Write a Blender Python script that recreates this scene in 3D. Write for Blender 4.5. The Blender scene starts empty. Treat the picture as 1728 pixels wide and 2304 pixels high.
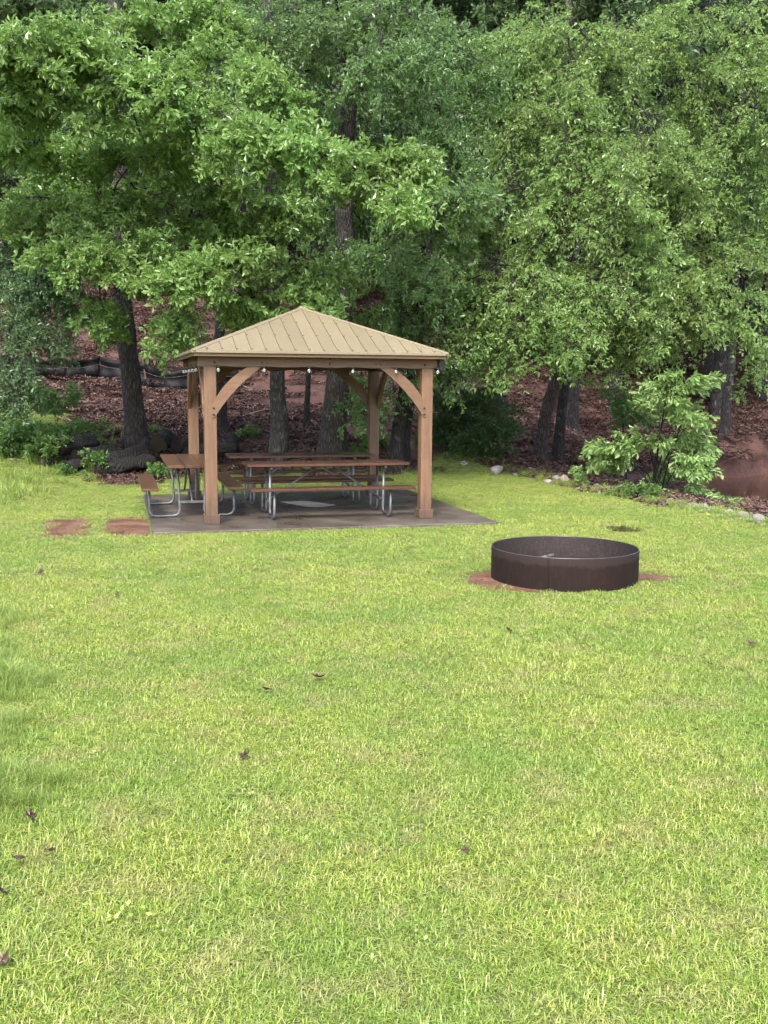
import bpy, bmesh, math, random
import numpy as np
from mathutils import Vector, Matrix

random.seed(7)
RNG = np.random.default_rng(11)
SC = bpy.context.scene
COL = SC.collection

# ------------------------------------------------------------------ camera
F_PX, PITCH, ROLL, CAM_H = 2307.62, 0.124, 0.0067, 1.9552
cam_data = bpy.data.cameras.new('camera')
cam_data.sensor_fit = 'VERTICAL'
cam_data.sensor_height = 36.0
cam_data.sensor_width = 27.0
cam_data.lens = F_PX / 2304.0 * 36.0
cam_data.clip_start = 0.05
cam_data.clip_end = 2000.0
cam = bpy.data.objects.new('camera', cam_data)
COL.objects.link(cam)
cam.matrix_world = (Matrix.Translation((0, 0, CAM_H)) @ Matrix.Rotation(math.pi / 2 - PITCH, 4, 'X')
                    @ Matrix.Rotation(ROLL, 4, 'Z'))
SC.camera = cam

# ------------------------------------------------------------------ sky and sun (bright overcast after rain)
SUN_EL, SUN_AZ = math.radians(50), math.radians(190)      # azimuth clockwise from +Y: behind the viewer, a little to the left
world = bpy.data.worlds.new('World')
SC.world = world
world.use_nodes = True
wn = world.node_tree
bg = wn.nodes['Background']
sky = wn.nodes.new('ShaderNodeTexSky')
sky.sky_type = 'NISHITA'
sky.sun_disc = False
sky.sun_elevation = SUN_EL
sky.sun_rotation = SUN_AZ
sky.air_density = 1.0
sky.dust_density = 3.0
sky.ozone_density = 0.6
wn.links.new(sky.outputs['Color'], bg.inputs['Color'])
bg.inputs['Strength'].default_value = 0.15
sun_data = bpy.data.lights.new('sun', 'SUN')
sun_data.energy = 1.5
sun_data.angle = math.radians(18)
sun_data.color = (1.0, 0.965, 0.90)
sun = bpy.data.objects.new('sun', sun_data)
COL.objects.link(sun)
sd = Vector((math.sin(SUN_AZ) * math.cos(SUN_EL), math.cos(SUN_AZ) * math.cos(SUN_EL), math.sin(SUN_EL)))
sun.rotation_euler = sd.to_track_quat('Z', 'Y').to_euler()
SC.view_settings.view_transform = 'Standard'
SC.view_settings.look = 'None'
SC.view_settings.exposure = 1.8
SC.view_settings.gamma = 1.0
SC.cycles.use_denoising = True
SC.cycles.max_bounces = 4
SC.cycles.diffuse_bounces = 3
SC.cycles.use_adaptive_sampling = True
SC.cycles.adaptive_threshold = 0.03
SC.cycles.glossy_bounces = 2
SC.cycles.transmission_bounces = 4
SC.cycles.transparent_max_bounces = 4
SC.cycles.caustics_reflective = False
SC.cycles.caustics_refractive = False

# ------------------------------------------------------------------ helpers
def ss(a, b, x):
    t = np.clip((np.asarray(x, float) - a) / (b - a), 0, 1)
    return t * t * (3 - 2 * t)

EDGE_Y = [-40, 6, 14.4, 16.3, 18.3, 20.4, 22.8, 24.9, 27.5]
EDGE_X = [22, 8.4, 5.5, 4.9, 4.3, 3.45, 2.5, 1.5, -1.0]
def edge_x(y):
    return np.interp(y, EDGE_Y, EDGE_X)
HLY = [-60, 19.2, 21.5, 24, 33, 45, 65, 95, 150, 900]
HLZ = [0, 0, .10, .42, 1.95, 6.9, 15, 24, 32, 34]
HRY = [-60, 25, 28, 33, 42, 60, 95, 150, 900]
HRZ = [0, 0, .08, .75, 3.0, 9.5, 22, 32, 34]
PC, PR, WATER_Z = (17.5, 25.5), (10.0, 6.2), -0.68
def pond_r(x, y):
    a = np.arctan2(np.asarray(y, float) - PC[1], np.asarray(x, float) - PC[0])
    wob = 1 + .035 * np.sin(7 * a + 1) + .025 * np.sin(13 * a) + .015 * np.sin(29 * a + 2)
    return np.hypot((np.asarray(x, float) - PC[0]) / PR[0], (np.asarray(y, float) - PC[1]) / PR[1]) * wob
def wav(x, y):
    return (.5 * np.sin(.9 * x + .4 * y + 1) + .35 * np.sin(-.7 * x + 1.3 * y) + .3 * np.sin(1.9 * x + 1.1 * y + 2)
            + .25 * np.sin(2.7 * x - 2.1 * y + .5) + .18 * np.sin(4.4 * x + 3.9 * y) + .15 * np.sin(6.1 * x - 5.2 * y + 1.7))
def H(x, y):
    x = np.asarray(x, float); y = np.asarray(y, float)
    k = ss(1.0, 7.0, x)
    z = np.interp(y, HLY, HLZ) * (1 - k) + np.interp(y, HRY, HRZ) * k
    over = ss(0.0, 4.0, x - edge_x(y)) * (1 - ss(24, 29, y))
    z = z - .5 * over
    z = z + .35 * ss(-5.5, -9, x) * ss(12, 18, y)
    r = pond_r(x, y)
    z = np.where(r < 1.14, np.minimum(z, z + (-1.5 - z) * ss(1.14, .93, r)), z)
    lawn = lawn_mask(x, y)
    z = z + wav(x, y) * (.004 * lawn + .05 * (1 - lawn)) * ss(16, 22, np.hypot(x, y)) 
    return z
def lawn_mask(x, y):
    back = 21.2 + .35 * np.sin(1.3 * x) + .25 * np.sin(3.1 * x + 1) + np.where(x < -5.2, (-5.2 - x) * 1.6, 0) + ss(.5, 2, x) * 3.4 - 1.3 * ss(-7.6, -7.0, x) * ss(-3.6, -4.6, x)
    return (1 - ss(-.25, .35, x - edge_x(y) + .18 * np.sin(2.3 * y) + .1 * np.sin(5.7 * y))) * (1 - ss(-.5, .7, y - back))

def pix_ray(px, py):
    u, v = (px - 864) / F_PX, (py - 1152) / F_PX
    cr, sr = math.cos(ROLL), math.sin(ROLL)
    u, v = u * cr + v * sr, -u * sr + v * cr
    c, s = math.cos(PITCH), math.sin(PITCH)
    return Vector((u, c - v * s, -s - v * c))
def at(px, py, d):
    """the place seen at a photo pixel, d metres ahead"""
    r = pix_ray(px, py)
    return Vector((0, 0, CAM_H)) + r * (d / r.y)
def on_ground(px, py, dmax=120):
    r = pix_ray(px, py); d = 2.5
    while d < dmax:
        p = Vector((0, 0, CAM_H)) + r * (d / r.y)
        if p.z <= float(H(p.x, p.y)):
            return p
        d += .04
    return p

def tag(o, label=None, cat=None, group=None, kind=None):
    if label: o['label'] = label
    if cat: o['category'] = cat
    if group: o['group'] = group
    if kind: o['kind'] = kind
    return o
def empty(name, loc=(0, 0, 0), rz=0.0):
    o = bpy.data.objects.new(name, None); COL.objects.link(o)
    o.location = loc; o.rotation_euler = (0, 0, rz); o.empty_display_size = .2
    return o
def link(name, me, mat, parent=None, loc=None, rot=None):
    o = bpy.data.objects.new(name, me); COL.objects.link(o)
    if mat is not None and len(me.materials) == 0:
        me.materials.append(mat)
    if parent is not None: o.parent = parent
    if loc is not None: o.location = loc
    if rot is not None: o.rotation_euler = rot
    return o
def mesh_np(name, V, F, mats=None, midx=None, smooth=False):
    """fast mesh from a vertex array and an n x k face array (or a list of such arrays)"""
    me = bpy.data.meshes.new(name)
    Fs = F if isinstance(F, list) else [F]
    V = np.asarray(V, np.float32)
    loops = np.concatenate([f.ravel() for f in Fs]).astype(np.int32)
    sizes = np.concatenate([np.full(len(f), f.shape[1]) for f in Fs])
    starts = np.concatenate([[0], np.cumsum(sizes)[:-1]]).astype(np.int32)
    me.vertices.add(len(V)); me.vertices.foreach_set('co', V.ravel())
    me.loops.add(len(loops)); me.loops.foreach_set('vertex_index', loops)
    me.polygons.add(len(sizes)); me.polygons.foreach_set('loop_start', starts)
    if mats:
        for m in mats: me.materials.append(m)
    if midx is not None: me.polygons.foreach_set('material_index', np.asarray(midx, np.int32))
    me.polygons.foreach_set('use_smooth', np.full(len(sizes), smooth))
    me.update(calc_edges=True)
    return me
def mesh_bm(name, bm, smooth=False):
    bmesh.ops.recalc_face_normals(bm, faces=bm.faces)
    me = bpy.data.meshes.new(name); bm.to_mesh(me); bm.free()
    if smooth:
        for p in me.polygons: p.use_smooth = True
    return me
def box_mesh(name, x0, x1, y0, y1, z0, z1, bev=.004, jit=0.0):
    bm = bmesh.new()
    bmesh.ops.create_cube(bm, size=1)
    for v in bm.verts:
        v.co = Vector(((x0 + x1) / 2 + v.co.x * (x1 - x0), (y0 + y1) / 2 + v.co.y * (y1 - y0), (z0 + z1) / 2 + v.co.z * (z1 - z0)))
        if jit: v.co += Vector((random.uniform(-jit, jit), random.uniform(-jit, jit), random.uniform(-jit, jit)))
    if bev:
        bmesh.ops.bevel(bm, geom=list(bm.edges), offset=bev, segments=1, affect='EDGES')
    return mesh_bm(name, bm)
def tube_arrays(P, R, sides=8, cap=True):
    """vertex and quad arrays of a tube along points P with radii R"""
    P = np.asarray(P, float); R = np.asarray(R, float); n = len(P)
    T = np.gradient(P, axis=0); T /= np.linalg.norm(T, axis=1)[:, None] + 1e-9
    ref = np.array([0, 0, 1.0]) if abs(T[0][2]) < .9 else np.array([1.0, 0, 0])
    V = []
    a = np.linspace(0, 2 * np.pi, sides, endpoint=False)
    u = np.cross(T[0], ref); u /= np.linalg.norm(u)
    for i in range(n):
        u = u - T[i] * np.dot(u, T[i]); u /= np.linalg.norm(u) + 1e-9
        w = np.cross(T[i], u)
        V.append(P[i] + R[i] * (np.cos(a)[:, None] * u + np.sin(a)[:, None] * w))
    V = np.concatenate(V)
    i = np.arange(n - 1)[:, None] * sides; j = np.arange(sides)[None]; k = (j + 1) % sides
    F = np.stack([i + j, i + k, i + sides + k, i + sides + j], -1).reshape(-1, 4)
    return V, F
def tube_mesh(name, P, R, sides=8, smooth=True):
    if np.isscalar(R): R = [R] * len(P)
    P = [np.asarray(p, float) for p in P]
    # closed ends: shrink to a point
    P = [P[0]] + P + [P[-1]]; R = [1e-4] + list(R) + [1e-4]
    P[0] = P[0] - (P[2] - P[1]) * 1e-3; P[-1] = P[-1] + (P[-2] - P[-3]) * 1e-3
    V, F = tube_arrays(P, R, sides)
    return mesh_np(name, V, F, smooth=smooth)
def fillet(pts, r, seg=5):
    """polyline with rounded corners"""
    out = [Vector(pts[0])]
    for i in range(1, len(pts) - 1):
        p = Vector(pts[i]); a = (Vector(pts[i - 1]) - p); b = (Vector(pts[i + 1]) - p)
        ra = min(r, a.length * .49, b.length * .49)
        A, B = p + a.normalized() * ra, p + b.normalized() * ra
        for k in range(seg + 1):
            t = k / seg
            out.append(A * (1 - t) ** 2 + p * 2 * t * (1 - t) + B * t * t)
    out.append(Vector(pts[-1]))
    return out

# ------------------------------------------------------------------ materials
class NT:
    def __init__(s, name):
        s.m = bpy.data.materials.new(name); s.m.use_nodes = True
        s.t = s.m.node_tree; s.b = s.t.nodes['Principled BSDF']; s.out = s.t.nodes['Material Output']
    def n(s, typ, **kw):
        nd = s.t.nodes.new(typ)
        for k, v in kw.items():
            if k in nd.inputs.keys() and not hasattr(nd, k): nd.inputs[k].default_value = v
            else: setattr(nd, k, v)
        return nd
    def l(s, a, b): s.t.links.new(a, b)
    def coord(s, kind='Object', scale=(1, 1, 1), rot=(0, 0, 0)):
        if kind == 'World':
            o = s.t.nodes.new('ShaderNodeNewGeometry').outputs['Position']
        else:
            o = s.t.nodes.new('ShaderNodeTexCoord').outputs[kind]
        mp = s.t.nodes.new('ShaderNodeMapping'); mp.inputs['Scale'].default_value = scale
        mp.inputs['Rotation'].default_value = rot
        s.l(o, mp.inputs['Vector']); return mp.outputs['Vector']
    def noise(s, vec, scale=5, detail=4, rough=.55):
        nd = s.t.nodes.new('ShaderNodeTexNoise'); nd.inputs['Scale'].default_value = scale
        nd.inputs['Detail'].default_value = detail; nd.inputs['Roughness'].default_value = rough
        s.l(vec, nd.inputs['Vector']); return nd.outputs['Fac']
    def voro(s, vec, scale=5, feat='F1', out='Distance'):
        nd = s.t.nodes.new('ShaderNodeTexVoronoi'); nd.feature = feat; nd.inputs['Scale'].default_value = scale
        s.l(vec, nd.inputs['Vector']); return nd.outputs[out]
    def ramp(s, fac, stops):
        nd = s.t.nodes.new('ShaderNodeValToRGB'); e = nd.color_ramp.elements
        while len(e) < len(stops): e.new(.5)
        for i, (p, c) in enumerate(stops):
            e[i].position = p; e[i].color = (*c, 1) if len(c) == 3 else c
        s.l(fac, nd.inputs['Fac']); return nd.outputs['Color']
    def mix(s, fac, a, b, mode='MIX'):
        nd = s.t.nodes.new('ShaderNodeMix'); nd.data_type = 'RGBA'; nd.blend_type = mode
        for sock, v in ((nd.inputs[0], fac), (nd.inputs[6], a), (nd.inputs[7], b)):
            if hasattr(v, 'links'): s.l(v, sock)
            elif isinstance(v, (int, float)): sock.default_value = v
            else: sock.default_value = (*v, 1)
        return nd.outputs[2]
    def math(s, op, a, b=None):
        nd = s.t.nodes.new('ShaderNodeMath'); nd.operation = op
        for i, v in enumerate((a, b)):
            if v is None: continue
            if hasattr(v, 'links'): s.l(v, nd.inputs[i])
            else: nd.inputs[i].default_value = v
        return nd.outputs[0]
    def bump(s, h, strength=.3, dist=.01):
        nd = s.t.nodes.new('ShaderNodeBump'); nd.inputs['Strength'].default_value = strength
        nd.inputs['Distance'].default_value = dist
        s.l(h, nd.inputs['Height']); s.l(nd.outputs['Normal'], s.b.inputs['Normal']); return nd
    def set(s, **kw):
        for k, v in kw.items():
            k = {'color': 'Base Color', 'rough': 'Roughness', 'metal': 'Metallic', 'spec': 'Specular IOR Level'}.get(k, k)
            i = s.b.inputs[k]
            if hasattr(v, 'links'): s.l(v, i)
            elif isinstance(v, tuple): i.default_value = (*v, 1)
            else: i.default_value = v
        return s.m

def mat_wood(name, dark, light, axis='z', rough=.55, gscale=1.0, stain=None):
    t = NT(name)
    sc = {'x': (.7, 7, 7), 'y': (7, .7, 7), 'z': (7, 7, .7)}[axis]
    v = t.coord('Object', tuple(a * gscale for a in sc))
    g = t.noise(v, 3, 6, .65)
    fine = t.noise(t.coord('Object', tuple(a * gscale * 4 for a in sc)), 4, 3, .6)
    c = t.ramp(t.math('ADD', t.math('MULTIPLY', g, .7), t.math('MULTIPLY', fine, .3)), [(.32, dark), (.7, light)])
    blot = t.noise(t.coord('World'), 1.6, 4)
    c = t.mix(t.math('MULTIPLY', blot, .5), c, tuple(x * .62 for x in dark))
    oi = t.n('ShaderNodeObjectInfo').outputs['Random']
    hsv = t.n('ShaderNodeHueSaturation'); t.l(c, hsv.inputs['Color'])
    t.l(t.math('ADD', t.math('MULTIPLY', oi, .3), .86), hsv.inputs['Value'])
    c = hsv.outputs['Color']
    kn = t.voro(t.coord('Object', tuple(a * .25 for a in sc)), 2.2)
    c = t.mix(t.ramp(kn, [(.03, (.7,) * 3), (.09, (0,) * 3)]), c, tuple(x * .3 for x in dark))
    if stain:
        sz = t.n('ShaderNodeSeparateXYZ'); t.l(t.coord('Object'), sz.inputs[0])
        hgt = t.math('ADD', sz.outputs[2], t.math('MULTIPLY', g, .5))
        c = t.mix(t.ramp(t.math('MULTIPLY', hgt, .5), [(.10, (.75,) * 3), (.32, (0,) * 3)]), c, stain)
    t.bump(fine, .25, .004)
    return t.set(color=c, rough=rough)

def leaf_mat(name, c1, c2, c3, trans, rough=.38, tmix=.32):
    t = NT(name)
    ri = t.n('ShaderNodeNewGeometry').outputs['Random Per Island']
    c = t.ramp(ri, [(0, c1), (.55, c2), (1, c3)])
    big = t.noise(t.coord('World'), .55, 3)
    hsv = t.n('ShaderNodeHueSaturation'); t.l(c, hsv.inputs['Color'])
    t.l(t.math('ADD', t.math('MULTIPLY', big, .05), .475), hsv.inputs['Hue'])
    t.l(t.math('ADD', t.math('MULTIPLY', big, .9), .55), hsv.inputs['Value'])
    t.set(color=hsv.outputs['Color'], rough=rough, spec=.55)
    tr = t.n('ShaderNodeBsdfTranslucent')
    tc = t.mix(ri, trans, tuple(x * .7 for x in trans)); t.l(tc, tr.inputs['Color'])
    mx = t.n('ShaderNodeMixShader'); mx.inputs[0].default_value = tmix
    t.l(t.b.outputs[0], mx.inputs[1]); t.l(tr.outputs[0], mx.inputs[2]); t.l(mx.outputs[0], t.out.inputs['Surface'])
    return t.m

def bark_mat(name, dark, light, lich=(.16, .17, .15), lichen=.25, scale=1.0):
    t = NT(name)
    v = t.coord('Object', (9 * scale, 9 * scale, 1.6 * scale))
    warp = t.noise(t.coord('Object', (2, 2, 1)), 4, 3)
    vv = t.mix(.12, v, t.n('ShaderNodeTexNoise').outputs['Color'])
    a = t.voro(v, 3.0, 'DISTANCE_TO_EDGE')
    n2 = t.noise(v, 5, 5, .7)
    c = t.ramp(a, [(.0, tuple(x * .35 for x in dark)), (.12, dark), (.4, light)])
    c = t.mix(t.math('MULTIPLY', n2, .5), c, dark)
    pat = t.noise(t.coord('Object', (3, 3, 2)), 2.2, 6, .7)
    c = t.mix(t.ramp(pat, [(.56, (0,) * 3), (.66, (lichen * 2,) * 3)]), c, lich)
    t.bump(t.math('ADD', t.ramp(a, [(0, (0,) * 3), (.3, (1,) * 3)]), t.math('MULTIPLY', n2, .4)), .9, .03)
    return t.set(color=c, rough=.8)

M = {}
M['post'] = mat_wood('post_wood', (.105, .054, .030), (.225, .128, .070), 'z', stain=(.055, .038, .026))
M['beam_x'] = mat_wood('beam_wood', (.105, .054, .030), (.225, .128, .070), 'x')
M['brace'] = mat_wood('brace_wood', (.105, .054, .030), (.225, .128, .070), 'x', gscale=.6)
M['plank'] = mat_wood('plank_wood', (.070, .030, .020), (.125, .062, .043), 'x', rough=.25)
M['plank_old'] = mat_wood('worn_plank_wood', (.052, .028, .016), (.145, .076, .038), 'x', rough=.3)
M['soffit'] = mat_wood('soffit_wood', (.10, .052, .03), (.17, .09, .055), 'x')
t = NT('galvanised'); v = t.coord('Object'); M['galv'] = t.set(color=t.ramp(t.noise(v, 14, 4), [(.3, (.10, .106, .11)), (.7, (.19, .198, .205))]), rough=.45, metal=.5)
t = NT('bolt_metal'); M['bolt'] = t.set(color=(.035, .03, .028), rough=.5, metal=.6)
t = NT('cord_black'); M['cord'] = t.set(color=(.012, .012, .012), rough=.6)
t = NT('bulb_glass'); M['bulb'] = t.set(color=(.8, .8, .78), rough=.08, **{'Transmission Weight': .75, 'IOR': 1.4})
t = NT('black_plastic'); M['black'] = t.set(color=(.01, .01, .011), rough=.45)
# roof metal: tan, a little worn towards pink at places
t = NT('roof_metal')
v = t.coord('Object')
nz = t.noise(v, 1.3, 4)
c = t.ramp(nz, [(.3, (.180, .147, .090)), (.6, (.200, .164, .100)), (.8, (.212, .167, .122))])
oi = t.n('ShaderNodeObjectInfo').outputs['Random']
hs = t.n('ShaderNodeHueSaturation'); t.l(c, hs.inputs['Color']); t.l(t.math('ADD', t.math('MULTIPLY', oi, .14), .93), hs.inputs['Value'])
wv = t.n('ShaderNodeTexWave', wave_type='BANDS', bands_direction='X'); wv.inputs['Scale'].default_value = 16
t.l(v, wv.inputs['Vector'])
dirt = t.noise(t.coord('Object', (10, 1, 1)), 2, 5, .7)
c = t.mix(t.ramp(dirt, [(.5, (0,) * 3), (.75, (.35,) * 3)]), hs.outputs['Color'], (.11, .09, .066))
t.bump(wv.outputs['Fac'], .25, .004)
M['roof'] = t.set(color=c, rough=.42, spec=.5)
# wet concrete
t = NT('wet_concrete')
v = t.coord('Object')
n1 = t.noise(v, 1.2, 6, .6); n2 = t.noise(v, 30, 4); n3 = t.noise(v, 5, 5)
c = t.ramp(n1, [(.3, (.060, .048, .038)), (.55, (.105, .087, .070)), (.75, (.16, .135, .11))])
c = t.mix(t.math('MULTIPLY', n2, .3), c, (.03, .022, .019))
sep = t.n('ShaderNodeSeparateXYZ'); t.l(v, sep.inputs[0])
ex = t.math('MAXIMUM', t.math('ABSOLUTE', sep.outputs[0]), t.math('ABSOLUTE', sep.outputs[1]))
dry_edge = t.math('SUBTRACT', t.math('ADD', ex, t.math('MULTIPLY', n3, .35)), 0)
c = t.mix(t.ramp(dry_edge, [(.0, (0,) * 3), (1, (0,) * 3)]), c, (.2, .18, .15))
t.bump(n2, .12, .003)
M['slab'] = t.set(color=c, rough=t.ramp(n1, [(.35, (.24,) * 3), (.7, (.6,) * 3)]))
t = NT('dry_concrete'); v = t.coord('Object')
M['dry'] = t.set(color=t.ramp(t.noise(v, 14, 5), [(.3, (.42, .37, .30)), (.7, (.55, .49, .42))]), rough=.8)
# red clay
t = NT('red_clay'); v = t.coord('World')
n1 = t.noise(v, 3, 6, .65); n2 = t.noise(v, 40, 4)
c = t.ramp(n1, [(.3, (.11, .052, .028)), (.55, (.20, .098, .056)), (.75, (.27, .155, .10))])
c = t.mix(t.ramp(t.noise(v, 22, 6, .75), [(.42, (0,) * 3), (.62, (.85,) * 3)]), c, (.055, .034, .022)); t.bump(n2, .9, .02)
M['clay'] = t.set(color=c, rough=t.ramp(n1, [(.4, (.3,) * 3), (.6, (.75,) * 3)]))
# rusty steel of the fire ring
t = NT('rusty_steel'); v = t.coord('Object')
sep = t.n('ShaderNodeSeparateXYZ'); t.l(v, sep.inputs[0])
n1 = t.noise(v, 3.5, 5, .6); st = t.noise(t.coord('Object', (26, 26, 2.2)), 2, 5, .7); sp = t.noise(v, 60, 3)
c = t.ramp(n1, [(.3, (.0085, .0048, .0042)), (.6, (.015, .0082, .0068)), (.8, (.027, .0135, .0095))])
band = t.math('ADD', sep.outputs[2], t.math('MULTIPLY', t.math('SUBTRACT', n1, .5), .16))
c = t.mix(t.ramp(band, [(.235, (0,) * 3), (.262, (.8,) * 3)]), c, (.028, .0205, .0195))
c = t.mix(t.ramp(st, [(.5, (0,) * 3), (.72, (.3,) * 3)]), c, (.04, .028, .026))
c = t.mix(t.math('MULTIPLY', sp, .3), c, (.03, .017, .015)); t.bump(sp, .25, .002)
M['rust'] = t.set(color=c, rough=.7, spec=.18)
t = NT('rusty_steel_inside'); v = t.coord('Object')
st = t.noise(t.coord('Object', (16, 16, 4)), 3, 5, .75); sp = t.noise(v, 45, 4)
c = t.ramp(t.math('ADD', t.math('MULTIPLY', st, .5), t.math('MULTIPLY', sp, .5)), [(.38, (.012, .0075, .0065)), (.54, (.026, .017, .015)), (.70, (.07, .052, .048))])
M['rust_in'] = t.set(color=c, rough=.7)
t = NT('ash'); v = t.coord('World'); M['ash'] = t.set(color=t.ramp(t.noise(v, 18, 5), [(.3, (.03, .025, .022)), (.7, (.12, .10, .09))]), rough=.9)
t = NT('charred_wood'); v = t.coord('Object', (8, 8, 2)); M['char'] = t.set(color=t.ramp(t.noise(v, 4, 5), [(.35, (.02, .018, .017)), (.7, (.16, .15, .14))]), rough=.85)
# silt fence fabric
t = NT('silt_fabric'); v = t.coord('World', (2, 2, 22))
n1 = t.noise(v, 1.5, 3); c = t.ramp(n1, [(.4, (.003, .003, .004)), (.62, (.006, .006, .008)), (.75, (.014, .014, .017))])
M['fabric'] = t.set(color=c, rough=.6, spec=.2)
t = NT('fence_stake'); M['stake'] = t.set(color=(.10, .065, .04), rough=.8)
# rocks
t = NT('grey_rock'); v = t.coord('Object'); n1 = t.noise(v, 5, 6, .7)
oi = t.n('ShaderNodeObjectInfo').outputs['Random']
c = t.mix(oi, t.ramp(n1, [(.3, (.10, .104, .108)), (.7, (.24, .24, .25))]), t.ramp(n1, [(.3, (.17, .125, .10)), (.7, (.36, .29, .25))]))
t.bump(n1, .6, .03); M['rock'] = t.set(color=c, rough=.75)
# muddy water
t = NT('muddy_water'); v = t.coord('World', (1, 2.2, 1)); n1 = t.noise(v, 2.2, 3)
c = t.ramp(t.noise(t.coord('World'), .4, 3), [(.3, (.032, .019, .010)), (.7, (.060, .037, .019))])
t.bump(n1, .12, .02); M['water'] = t.set(color=c, rough=.06)
# dead leaf
t = NT('dead_leaf'); v = t.coord('Object'); oi = t.n('ShaderNodeObjectInfo').outputs['Random']
c = t.mix(oi, (.045, .018, .011), (.12, .07, .052)); c = t.mix(t.math('MULTIPLY', t.noise(v, 30, 4), .6), c, (.022, .011, .008))
M['dead'] = t.set(color=c, rough=.4)
t = NT('bare_stick'); v = t.coord('Object'); M['stick'] = t.set(color=t.ramp(t.noise(v, 9, 4), [(.3, (.10, .075, .055)), (.7, (.24, .18, .13))]), rough=.85)
# log wood
M['log'] = bark_mat('log_bark', (.008, .0065, .006), (.028, .023, .020), (.06, .058, .05), .2)
t = NT('cut_log_end'); v = t.coord('Object'); oi = t.n('ShaderNodeObjectInfo').outputs['Random']
c = t.mix(t.ramp(oi, [(.9, (0,) * 3), (1, (.8,) * 3)]), (.007, .006, .0055), (.10, .08, .05)); c = t.mix(t.math('MULTIPLY', t.noise(v, 12, 5), .6), c, (.015, .012, .010))
M['log_end'] = t.set(color=c, rough=.9, spec=.1)
# barks
M['bark_oak'] = bark_mat('oak_bark', (.035, .029, .026), (.125, .105, .092), (.20, .20, .185), .12)
M['bark_grey'] = bark_mat('grey_bark', (.04, .036, .033), (.13, .12, .11), (.26, .26, .25), .35)
M['bark_dark'] = bark_mat('dark_wet_bark', (.012, .0105, .010), (.042, .036, .032), (.20, .205, .20), .22)
M['bark_pine'] = bark_mat('pine_bark', (.036, .028, .024), (.12, .094, .078), (.2, .18, .15), .1)
# leaves
M['leaf_oak'] = leaf_mat('oak_leaf', (0.100, 0.188, 0.052), (0.175, 0.292, 0.082), (0.275, 0.405, 0.140), (0.380, 0.580, 0.120), 0.29, 0.36)
M['leaf_mid'] = leaf_mat('mid_leaf', (0.070, 0.145, 0.052), (0.116, 0.216, 0.072), (0.186, 0.300, 0.108), (0.280, 0.450, 0.100), 0.31, 0.36)
M['leaf_fine'] = leaf_mat('fine_leaf', (0.118, 0.208, 0.062), (0.195, 0.308, 0.090), (0.295, 0.415, 0.145), (0.420, 0.600, 0.130), 0.32, 0.36)
M['leaf_blue'] = leaf_mat('bluish_leaf', (0.060, 0.118, 0.052), (0.100, 0.178, 0.076), (0.160, 0.255, 0.120), (0.210, 0.360, 0.110), 0.3, 0.36)
M['leaf_far'] = leaf_mat('far_leaf', (0.052, 0.100, 0.042), (0.080, 0.148, 0.056), (0.125, 0.205, 0.080), (0.180, 0.300, 0.080), 0.42, 0.36)
M['leaf_dark'] = leaf_mat('dark_shrub_leaf', (0.034, 0.078, 0.024), (0.055, 0.112, 0.034), (0.085, 0.150, 0.048), (0.130, 0.230, 0.055), 0.36, 0.36)
M['leaf_light'] = leaf_mat('pale_shrub_leaf', (0.150, 0.265, 0.075), (0.215, 0.345, 0.105), (0.300, 0.430, 0.150), (0.330, 0.500, 0.130), 0.38, 0.36)
M['leaf_weed'] = leaf_mat('weed_leaf', (0.060, 0.130, 0.030), (0.100, 0.190, 0.045), (0.150, 0.250, 0.060), (0.200, 0.340, 0.070), 0.45)
# grass blade
t = NT('grass_blade')
ri = t.n('ShaderNodeNewGeometry').outputs['Random Per Island']
c = t.ramp(ri, [(0, (.11, .205, .032)), (.3, (.255, .365, .052)), (.68, (.43, .50, .098)), (.91, (.57, .585, .20)), (1, (.50, .41, .23))])
w = t.coord('World')
b1 = t.noise(w, .55, 5, .62); b2 = t.noise(w, 3.0, 4, .6)
f1 = t.ramp(b1, [(.42, (0,) * 3), (.60, (1,) * 3)])
c = t.mix(t.math('MULTIPLY', f1, .62), c, (.165, .305, .055))
f2 = t.ramp(b2, [(.50, (0,) * 3), (.68, (.55,) * 3)])
c = t.mix(f2, c, (.43, .37, .17))
t.set(color=c, rough=.36, spec=.5)
tr = t.n('ShaderNodeBsdfTranslucent'); t.l(t.mix(.5, c, (.44, .46, .04)), tr.inputs['Color'])
mx = t.n('ShaderNodeMixShader'); mx.inputs[0].default_value = .35
t.l(t.b.outputs[0], mx.inputs[1]); t.l(tr.outputs[0], mx.inputs[2]); t.l(mx.outputs[0], t.out.inputs['Surface'])
M['grass'] = t.m
t = NT('rough_grass_blade')
ri = t.n('ShaderNodeNewGeometry').outputs['Random Per Island']
c = t.ramp(ri, [(0, (.08, .16, .026)), (.35, (.19, .30, .045)), (.75, (.32, .42, .085)), (1, (.48, .47, .20))])
t.set(color=c, rough=.4, spec=.45)
tr = t.n('ShaderNodeBsdfTranslucent'); t.l(t.mix(.5, c, (.25, .42, .05)), tr.inputs['Color'])
mx = t.n('ShaderNodeMixShader'); mx.inputs[0].default_value = .35
t.l(t.b.outputs[0], mx.inputs[1]); t.l(tr.outputs[0], mx.inputs[2]); t.l(mx.outputs[0], t.out.inputs['Surface'])
M['rough_grass'] = t.m
# litter chips
t = NT('litter_chip'); ri = t.n('ShaderNodeNewGeometry').outputs['Random Per Island']
c = t.ramp(ri, [(0, (.040, .020, .016)), (.5, (.082, .042, .033)), (.86, (.13, .072, .055)), (.97, (.18, .125, .095)), (1, (.26, .21, .165))])
M['litter'] = t.set(color=c, rough=.75)
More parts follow.
